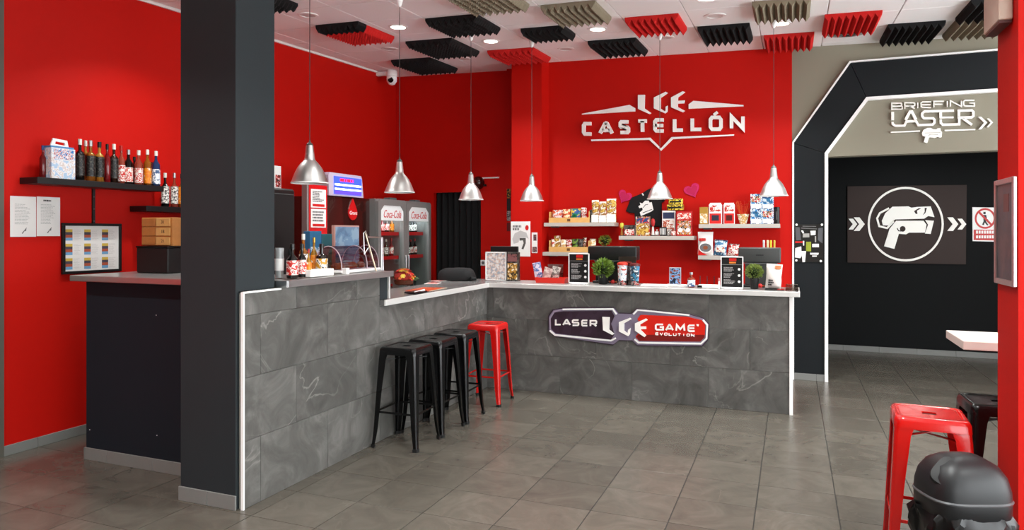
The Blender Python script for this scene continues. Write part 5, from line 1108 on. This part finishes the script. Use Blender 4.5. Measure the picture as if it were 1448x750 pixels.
def plant(lab, px0, px1, pyt, pot, Z, Y, n, leafc, ball, seed):
    l1, w1, h1 = spot(px0, px1, pyt, Z, Y=Y); r = thing('potted_plant', lab, 'plant', (l1.x, Y+w1/2, Z)); rn = random.Random(seed); ph = h1*pot
    obj('pot', B().lathe([(w1*.19, 0), (w1*.21, .004), (w1*.27, ph), (w1*.25, ph), (w1*.2, ph*.5)], 22), mat('black_pot', '151515', .5), r, smooth=40); obj('soil', B().lathe([(w1*.24, ph*.9), (0, ph*.92)], 16), mat('soil', '2a1c12', .9), r)
    R = w1/2; cz = h1-R*.92 if ball else h1-R*.8; b = B(); b3 = B()
    for k in range(n):
        v_ = Vector((rn.gauss(0, 1), rn.gauss(0, 1), rn.gauss(0, .9)+.15)).normalized()*R*rn.uniform(.72, 1.02); v_.z *= .92; c = Vector((v_.x, v_.y, cz+v_.z)); s = R*(.13 if ball else .2)*rn.uniform(.8, 1.25)
        M = Matrix.Translation(c) @ (v_+Vector((rn.gauss(0, .3), rn.gauss(0, .3), .4))*R*.6).to_track_quat('Y', 'Z').to_matrix().to_4x4() @ Matrix.Rotation(rn.uniform(0, 6), 4, 'Y')
        b3.add([M @ Vector(p_) for p_ in ((0, -s, 0), (s*.5, 0, s*.12), (0, s, 0), (-s*.5, 0, s*.12))], [(0, 1, 2, 3)])
    for k in range(7): a = k*.9; b.tube([(0, 0, ph*.8), (math.cos(a)*R*.25, math.sin(a)*R*.25, cz-R*.3), (math.cos(a)*R*.6, math.sin(a)*R*.6, cz+R*.1)], .002, 5)
    obj('core', B().lathe([(0, cz-R*.66), (R*.5, cz-R*.4), (R*.66, cz), (R*.5, cz+R*.42), (0, cz+R*.64)], 14), mat('dark_foliage', '1c2c10', .9, bump=.6, bscale=120), r)
    q = obj('stems', b, mat('stem_green', '4a5a24', .7), r); q['kind'] = 'stuff'
    q = obj('foliage', b3, mat('leaf_'+leafc, leafc, .5, var=.35, vscale=30), r, smooth=0); q['kind'] = 'stuff'
plant('leafy green plant in a black pot beside the left menu board', 835, 863.5, 368.5, .42, ZT, 6.84, 520, '6e8a34', False, 1)
plant('round clipped green ball plant in a black pot beside the right menu board', 1053, 1079, 374, .44, ZT, 6.80, 800, '7c8f42', True, 2)
plant('small yellow-green plant on the lower left shelf behind the black till', 845, 862, 333, .3, zB+.001, YI+.02, 160, '7d8a2e', False, 3)
def menu(lab, px0, px1, pyt, Y):
    loc, w_, h = spot(px0, px1, pyt, ZT, Y=Y); r = thing('menu_board', lab, 'menu stand', (loc.x, Y, ZT), 0, 'table menu boards'); F = WHITE
    boxo('panel', BLK, r, -w_/2+.008, w_/2-.008, 0, .012, .014, h-.008)
    for q in ((-w_/2, -w_/2+.009, 0, h), (w_/2-.009, w_/2, 0, h), (-w_/2, w_/2, h-.009, h), (-w_/2, w_/2, 0, .018)): boxo('frame_bar', F, r, q[0], q[1], -.006, .014, q[2], q[3], .002)
    boxo('divider', mat('grey_divider', '8a8a88', .5), r, -w_/2+.009, w_/2-.009, -.002, 0, h*.745, h*.757); boxo('foot', WHITE, r, -w_*.3, w_*.3, -.03, .06, 0, .006)
    boxo('red_logo', SRED, r, -w_*.12, w_*.2, -.003, 0, h*.86, h*.95); boxo('orange_logo', mat('orange_print', 'd8802a', .5), r, -w_*.12, w_*.18, -.003, 0, h*.785, h*.835, .001); rn = random.Random(len(lab))
    for k in range(3):
        z0 = h*(.53-.19*k); q = obj('menu_text', scribble(B(), -w_*.36, w_*.15, z0, z0+h*.15, 4, -.002, 0, rn, .55), mat('menu_grey', 'a5a3a2', .6), r, smooth=0); q['kind'] = 'stuff'
        obj('price_dot', B().prism([(w_*.32+w_*.06*math.cos(t*PI/6), z0+h*.08+w_*.06*math.sin(t*PI/6)) for t in range(12)], -.002, 0), PAPER, r, smooth=0)
menu('black framed menu board standing left of the leafy plant', 804, 833, 358.5, 6.86); menu('black framed menu board standing left of the round ball plant', 1019, 1051, 363, 6.78)
# framed white picture, black pack, dark board
loc, w_, h = spot(686.5, 716, 356.5, ZT, Y=7.0); r = thing('framed_picture', 'white framed pale cartoon-style picture standing at the counter corner', 'picture', (loc.x, 7.0, ZT), .0)
boxo('panel', print_mat('pale_sketch', ['e8e6e4', 'dfdad6', 'd2b8a8', 'a4b0bc'], 30), r, -w_/2+.01, w_/2-.01, 0, .012, .01, h-.01)
for q in ((-w_/2, -w_/2+.012, 0, h), (w_/2-.012, w_/2, 0, h), (-w_/2, w_/2, h-.012, h), (-w_/2, w_/2, 0, .012)): boxo('frame_bar', WHITE, r, q[0], q[1], -.006, .014, q[2], q[3], .002)
boxo('strut', WHITE, r, -.02, .02, .012, .07, 0, .006)
r = carton('coffee_pack', 'black pack with gold picture beside the white framed picture', 'pack', 716.5, 732.5, 357, ZT, SN['black'], Y=6.99, d=.07, front=print_mat('gold_picture', ['e0c48a', '3a2c1c', 'b8862e', 'f0e6d0'], 18), title=print_mat('plum_title', ['3a2226', '8a5a5a'], 40))
loc, w_, h = spot(693, 732, 348.5, ZT, Y=7.10); r = thing('small_screen', 'flat black screen standing behind the white framed picture', 'screen', (loc.x, 7.11, ZT)); boxo('panel', BLK, r, -w_/2, w_/2, 0, .025, h*.15, h, .004); boxo('stand', BLK, r, -.03, .03, .0, .03, 0, h*.15); boxo('base', BLK, r, -.09, .09, -.03, .06, 0, .008)
# red tray with sachets
loc, w_, h = spot(756, 799, 393, ZT, Y=6.85); r = thing('red_tray', 'shallow red tray with sachets on the counter', 'tray', (loc.x, 6.93, ZT))
obj('tray', B().loft([[(x*a, y*b2, z) for x, y in ((-w_/2, -.08), (w_/2, -.08), (w_/2, .08), (-w_/2, .08))] for a, b2, z in ((.92, .9, 0), (1, 1, h), (.96, .95, h), (.88, .86, .006))]), mat('red_plastic', 'd8281a', .35), r, smooth=0)
for px0, px1, t, tl_, m, lab in [(757, 769, 371, -.2, print_mat('blue_lilac_sachet', ['c9b8d4', '5a7ab8', 'e4dcea'], 22), 'blue and lilac sachet leaning in the red tray'), (764, 776, 378, .3, print_mat('cream_sachet', ['e8ddd4', 'd6c4bc', 'b89a94'], 24), 'cream sachet leaning in front in the red tray'), (777, 789, 377, .2, print_mat('silver_sachet', ['b8b4ae', 'd8d4cc', '8a8680'], 26), 'silver grey sachet leaning in the red tray')]:
    q = bag('sachet', lab, 'sachet', px0, px1, t, ZT+.009, m, Y=6.90+(.03 if 'silver' in lab or 'blue' in lab else 0), d=.02, grp='sachets in the red tray', tilt=tl_)
loc, w_, h = spot(774, 796, 374, ZT, Y=7.03); r = thing('clear_rack', 'clear acrylic leaflet rack behind the red tray', 'rack', (loc.x, 7.04, ZT)); boxo('back_plate', tint_mat('clear_acrylic', 'd8d0cc', .2), r, -w_/2, w_/2, 0, .004, 0, h); boxo('front_plate', bpy.data.materials['clear_acrylic'], r, -w_/2, w_/2, -.022, -.018, 0, h*.5); boxo('base', WHITE, r, -w_/2, w_/2, -.022, .004, 0, .005)
# lidded cups
for px0, px1, t, lab, m1, lid in [(870.5, 886.5, 371, 'drinks cup with white face print and red lid', print_mat('cup_white_art', ['2a6a90', 'e8ecee', 'e8ecee', 'c03a2a'], 22), mat('red_lid', 'c8382a', .4)), (888, 904, 372.5, 'drinks cup with blue print and dark red-edged lid', print_mat('cup_blue_art', ['1a2a38', '3a8ab0', '22384a', 'cfd6d8'], 24), mat('dark_lid', '5a1e1e', .4))]:
    loc, w_, h = spot(px0, px1, t, ZT, Y=6.82); r = thing('drinks_cup', lab, 'cup', (loc.x, 6.82+w_/2, ZT)); R = w_/2*.92
    obj('cup', B().lathe([(R*.72, 0), (R*.74, .004), (R*.95, h*.88)], 26), m1, r); obj('lid', B().lathe([(R*1.04, h*.87), (R*1.06, h*.9), (R*1.0, h*.96), (R*.5, h)], 26), lid, r); obj('base_band', B().lathe([(R*.73, .002), (R*.755, .002), (R*.80, h*.3), (R*.78, h*.3)], 26, cap=False), print_mat('cup_band', ['1c1c1e', '1c1c1e', 'b8b4b0', 'a02a22'], 40), r)
loc, w_, h = spot(874, 899, 363, ZT, Y=6.95); r = thing('clear_holder', 'clear tinted leaflet holder behind the two drinks cups', 'holder', (loc.x, 6.95, ZT)); TK = tint_mat('grey_acrylic', '8a8c8e', .25); boxo('back_plate', TK, r, -w_/2, w_/2, .02, .024, 0, h, .001); boxo('front_plate', TK, r, -w_/2, w_/2, -.02, -.016, 0, h*.6); boxo('base', TK, r, -w_/2, w_/2, -.016, .02, 0, .004)
for px, lab in ((866.5, 'small red sweet next to the leafy plant pot'), (1075, 'small red sweet packet right of the ball plant pot')):
    q = at(px, 330, Y=7.035); r = thing('wrapped_sweet', lab, 'sweet', (q.x, 7.035, ZT)); obj('sweet', B().lathe([(0, 0), (.018, .004), (.022, .02), (.014, .036), (0, .04)], 12), SRED, r)
    for s in (-1, 1): obj('twist', B().add([(s*.018, 0, .02), (s*.04, -.01, .03), (s*.04, .01, .01)], [(0, 1, 2)]), mat('orange_wrap', 'd86a2a', .4), r)
# papers, picture card, mini bottle, router
for px, py, w_, d_, a, lab in [(932, 402.2, .26, .15, .05, 'flat stack of white papers left of the picture card'), (962, 402.5, .2, .13, -.03, 'white folder lying under the picture card')]:
    q = at(px, py, Z=ZT); r = thing('paper_stack', lab, 'paper', (q.x, 6.9 if w_ > .22 else 6.93, ZT), a); boxo('stack', PAPER, r, -w_/2, w_/2, -d_/2, d_/2, 0, .012 if w_ > .22 else .016, .001); boxo('top_sheet', WHITE, r, -w_*.45, w_*.42, -d_*.4, d_*.45, .0125 if w_ > .22 else .0165, .0135 if w_ > .22 else .0175)
r = carton('picture_card', 'small framed card with blue night print standing on the white folder', 'picture', 946, 963, 378.5, ZT+.018, mat('silver_frame', 'a8a6ae', .35), Y=6.92, d=.02)
loc, w_, h = spot(946, 963, 378.5, ZT+.018, Y=6.92); boxo('print', print_mat('blue_night', ['0e1420', '1c2c4a', '7aa4d0', '8a3a1c'], 26), r, -w_*.42, w_*.42, -.0115, -.01, h*.04, h*.94)
q = at(977.5, 330, Y=6.85); bottle('mini_bottle', 'tiny orange bottle with blue and white wrap beside the router', (q.x, 6.85, ZT), .145, .036, GLS['rose'], CAPS, LBB, (.06, .5), shape=1)
loc, w_, h = spot(986, 1016, 402, ZT, Y=6.76); r = thing('wifi_router', 'flat white router with three black antennas on the counter', 'router', (loc.x, 6.84, ZT)); boxo('case', WHITE, r, -w_/2, w_/2, -.06, .06, 0, .03, .008, 2); boxo('black_end', BLKG, r, -w_/2-.002, -w_*.28, -.062, .062, .004, .027, .004)
for k in range(3): obj('antenna', B().tube([(-w_*.45+k*w_*.34, .055, .02), (-w_*.45+k*w_*.34, .058, .11)], .004, 8), BLK, r)
q = at(1016.8, 330, Y=6.75); r = thing('white_marker', 'thin white marker standing left of the right menu board', 'pen', (q.x, 6.75, ZT)); obj('barrel', B().lathe([(.008, 0), (.008, .075), (.006, .08)], 10), WHITE, r); obj('cap', B().lathe([(.009, .07), (.009, .1), (.006, .103)], 10), mat('pink_cap', 'c97a78', .4), r)
# crumpled white bag and its tray
loc, w_, h = spot(1081, 1105, 374, ZT+.012, Y=6.80); r = thing('paper_bag', 'crumpled white printed paper bag at the right end of the counter', 'bag', (loc.x, 6.86, ZT+.0125), (0, .06, 0)); obj('bag', bagmesh(w_*.95, h, .09, random.Random(3)), mat('white_kraft', 'ece6e0', .6, bump=.4, bscale=25), r, smooth=60)
boxo('orange_stamp', mat('orange_stamp_ink', 'd88a5a', .5), r, w_*.05, w_*.4, -.0335, -.01, h*.8, h*.95); q = obj('dark_print', scribble(B(), -w_*.3, w_*.05, h*.1, h*.38, 3, -.046, -.03, random.Random(12), .6), INKD, r, smooth=0); q['kind'] = 'stuff'
r = thing('serving_mat', 'small black and red mat under the crumpled white bag', 'mat', (loc.x+.01, 6.86, ZT)); boxo('mat', BLK, r, -w_*.55, w_*.6, -.08, .08, 0, .006); boxo('red_edge', SRED, r, w_*.2, w_*.58, -.081, -.05, .006, .011)
r = thing('clear_tray', 'clear acrylic tray at the right end of the worktop', 'tray', (.0, 6.95, ZT)); CAy = bpy.data.materials['clear_acrylic']
for q in ((-.055, .055, -.2, .2, 0, .004), (-.055, -.051, -.2, .2, .004, .035), (.051, .055, -.2, .2, .004, .035), (-.051, .051, .196, .2, .004, .035)): boxo('plate' if q[4] == 0 else 'rim', CAy, r, *q)
# ================================================================== RIGHT FOREGROUND
tb = thing('bar_table', 'white topped high table behind the red pillar', 'table', (1.27, 4.41, 0)); boxo('top', mat('white_laminate', 'e9e2da', .35), tb, -.45, .45, -.215, .215, 1.032, 1.078, .003)
boxo('column', BLK, tb, .15, .23, -.04, .04, .02, 1.03); boxo('foot_plate', BLK, tb, -.02, .40, -.2, .2, 0, .02, .006); boxo('top_plate', BLK, tb, 0, .38, -.15, .15, 1.02, 1.032)
bn = thing('waste_bin', 'black swing-lid waste bin with a bin bag beside the red stool', 'bin', (.665, 3.43, 0), math.radians(22))
def sup(ax, ay, z, e=.62, n=40, cx=0, cy=0, jit=0, rnd=None): return [(cx+ax*math.copysign(abs(math.cos(t))**e, math.cos(t))*(1+(rnd.uniform(-jit, jit) if jit else 0)), cy+ay*math.copysign(abs(math.sin(t))**e, math.sin(t))*(1+(rnd.uniform(-jit, jit) if jit else 0)), z) for t in [2*PI*k/n for k in range(n)]]
BNM = mat('bin_charcoal', '17181a', .42)
obj('body', B().loft([sup(.125, .10, 0), sup(.13, .105, .01), sup(.152, .128, .48), sup(.148, .124, .48), sup(.12, .095, .03)]), BNM, bn, smooth=50)
lid = B().loft([sup(.158, .135, .465), sup(.164, .14, .47), sup(.166, .141, .53), sup(.163, .138, .575), sup(.15, .127, .625), sup(.122, .105, .665), sup(.08, .07, .69), sup(.03, .026, .70)]); obj('lid', lid, BNM, bn, smooth=50)
obj('lid_rib', B().loft([sup(.168, .143, .528), sup(.17, .145, .534), sup(.164, .139, .542)], cap=False), mat('bin_edge', '4a4b4d', .35), bn, smooth=50)
obj('flap', B().loft([sup(.07, .06, .0), sup(.065, .056, .012), sup(.03, .03, .018)]).xf(Matrix.Translation((-.092, -.062, .638)) @ Euler((.55, -.7, .3)).to_matrix().to_4x4()), mat('flap_black', '0a0a0b', .55), bn, smooth=50)
rn = random.Random(5); rings = []
for k, z in enumerate([.50, .47, .43, .38, .33, .28, .24]):
    R_ = 1+.10*math.sin(k*.9)+.06*k/6; rings.append([(x*(1+.05*math.sin(7*i*2*PI/56+k)+.04*math.sin(13*i*2*PI/56-k*1.7)+rn.uniform(-.03, .03)), y*(1+.05*math.sin(9*i*2*PI/56+k*1.3)+rn.uniform(-.04, .04)), zz+rn.uniform(-.012, .012)*(k > 0)) for i, (x, y, zz) in enumerate(sup(.16*R_, .137*R_, z-.02, n=56))])
obj('bin_bag', B().loft(rings, cap=False), mat('black_polythene', '040405', .28), bn, smooth=25)
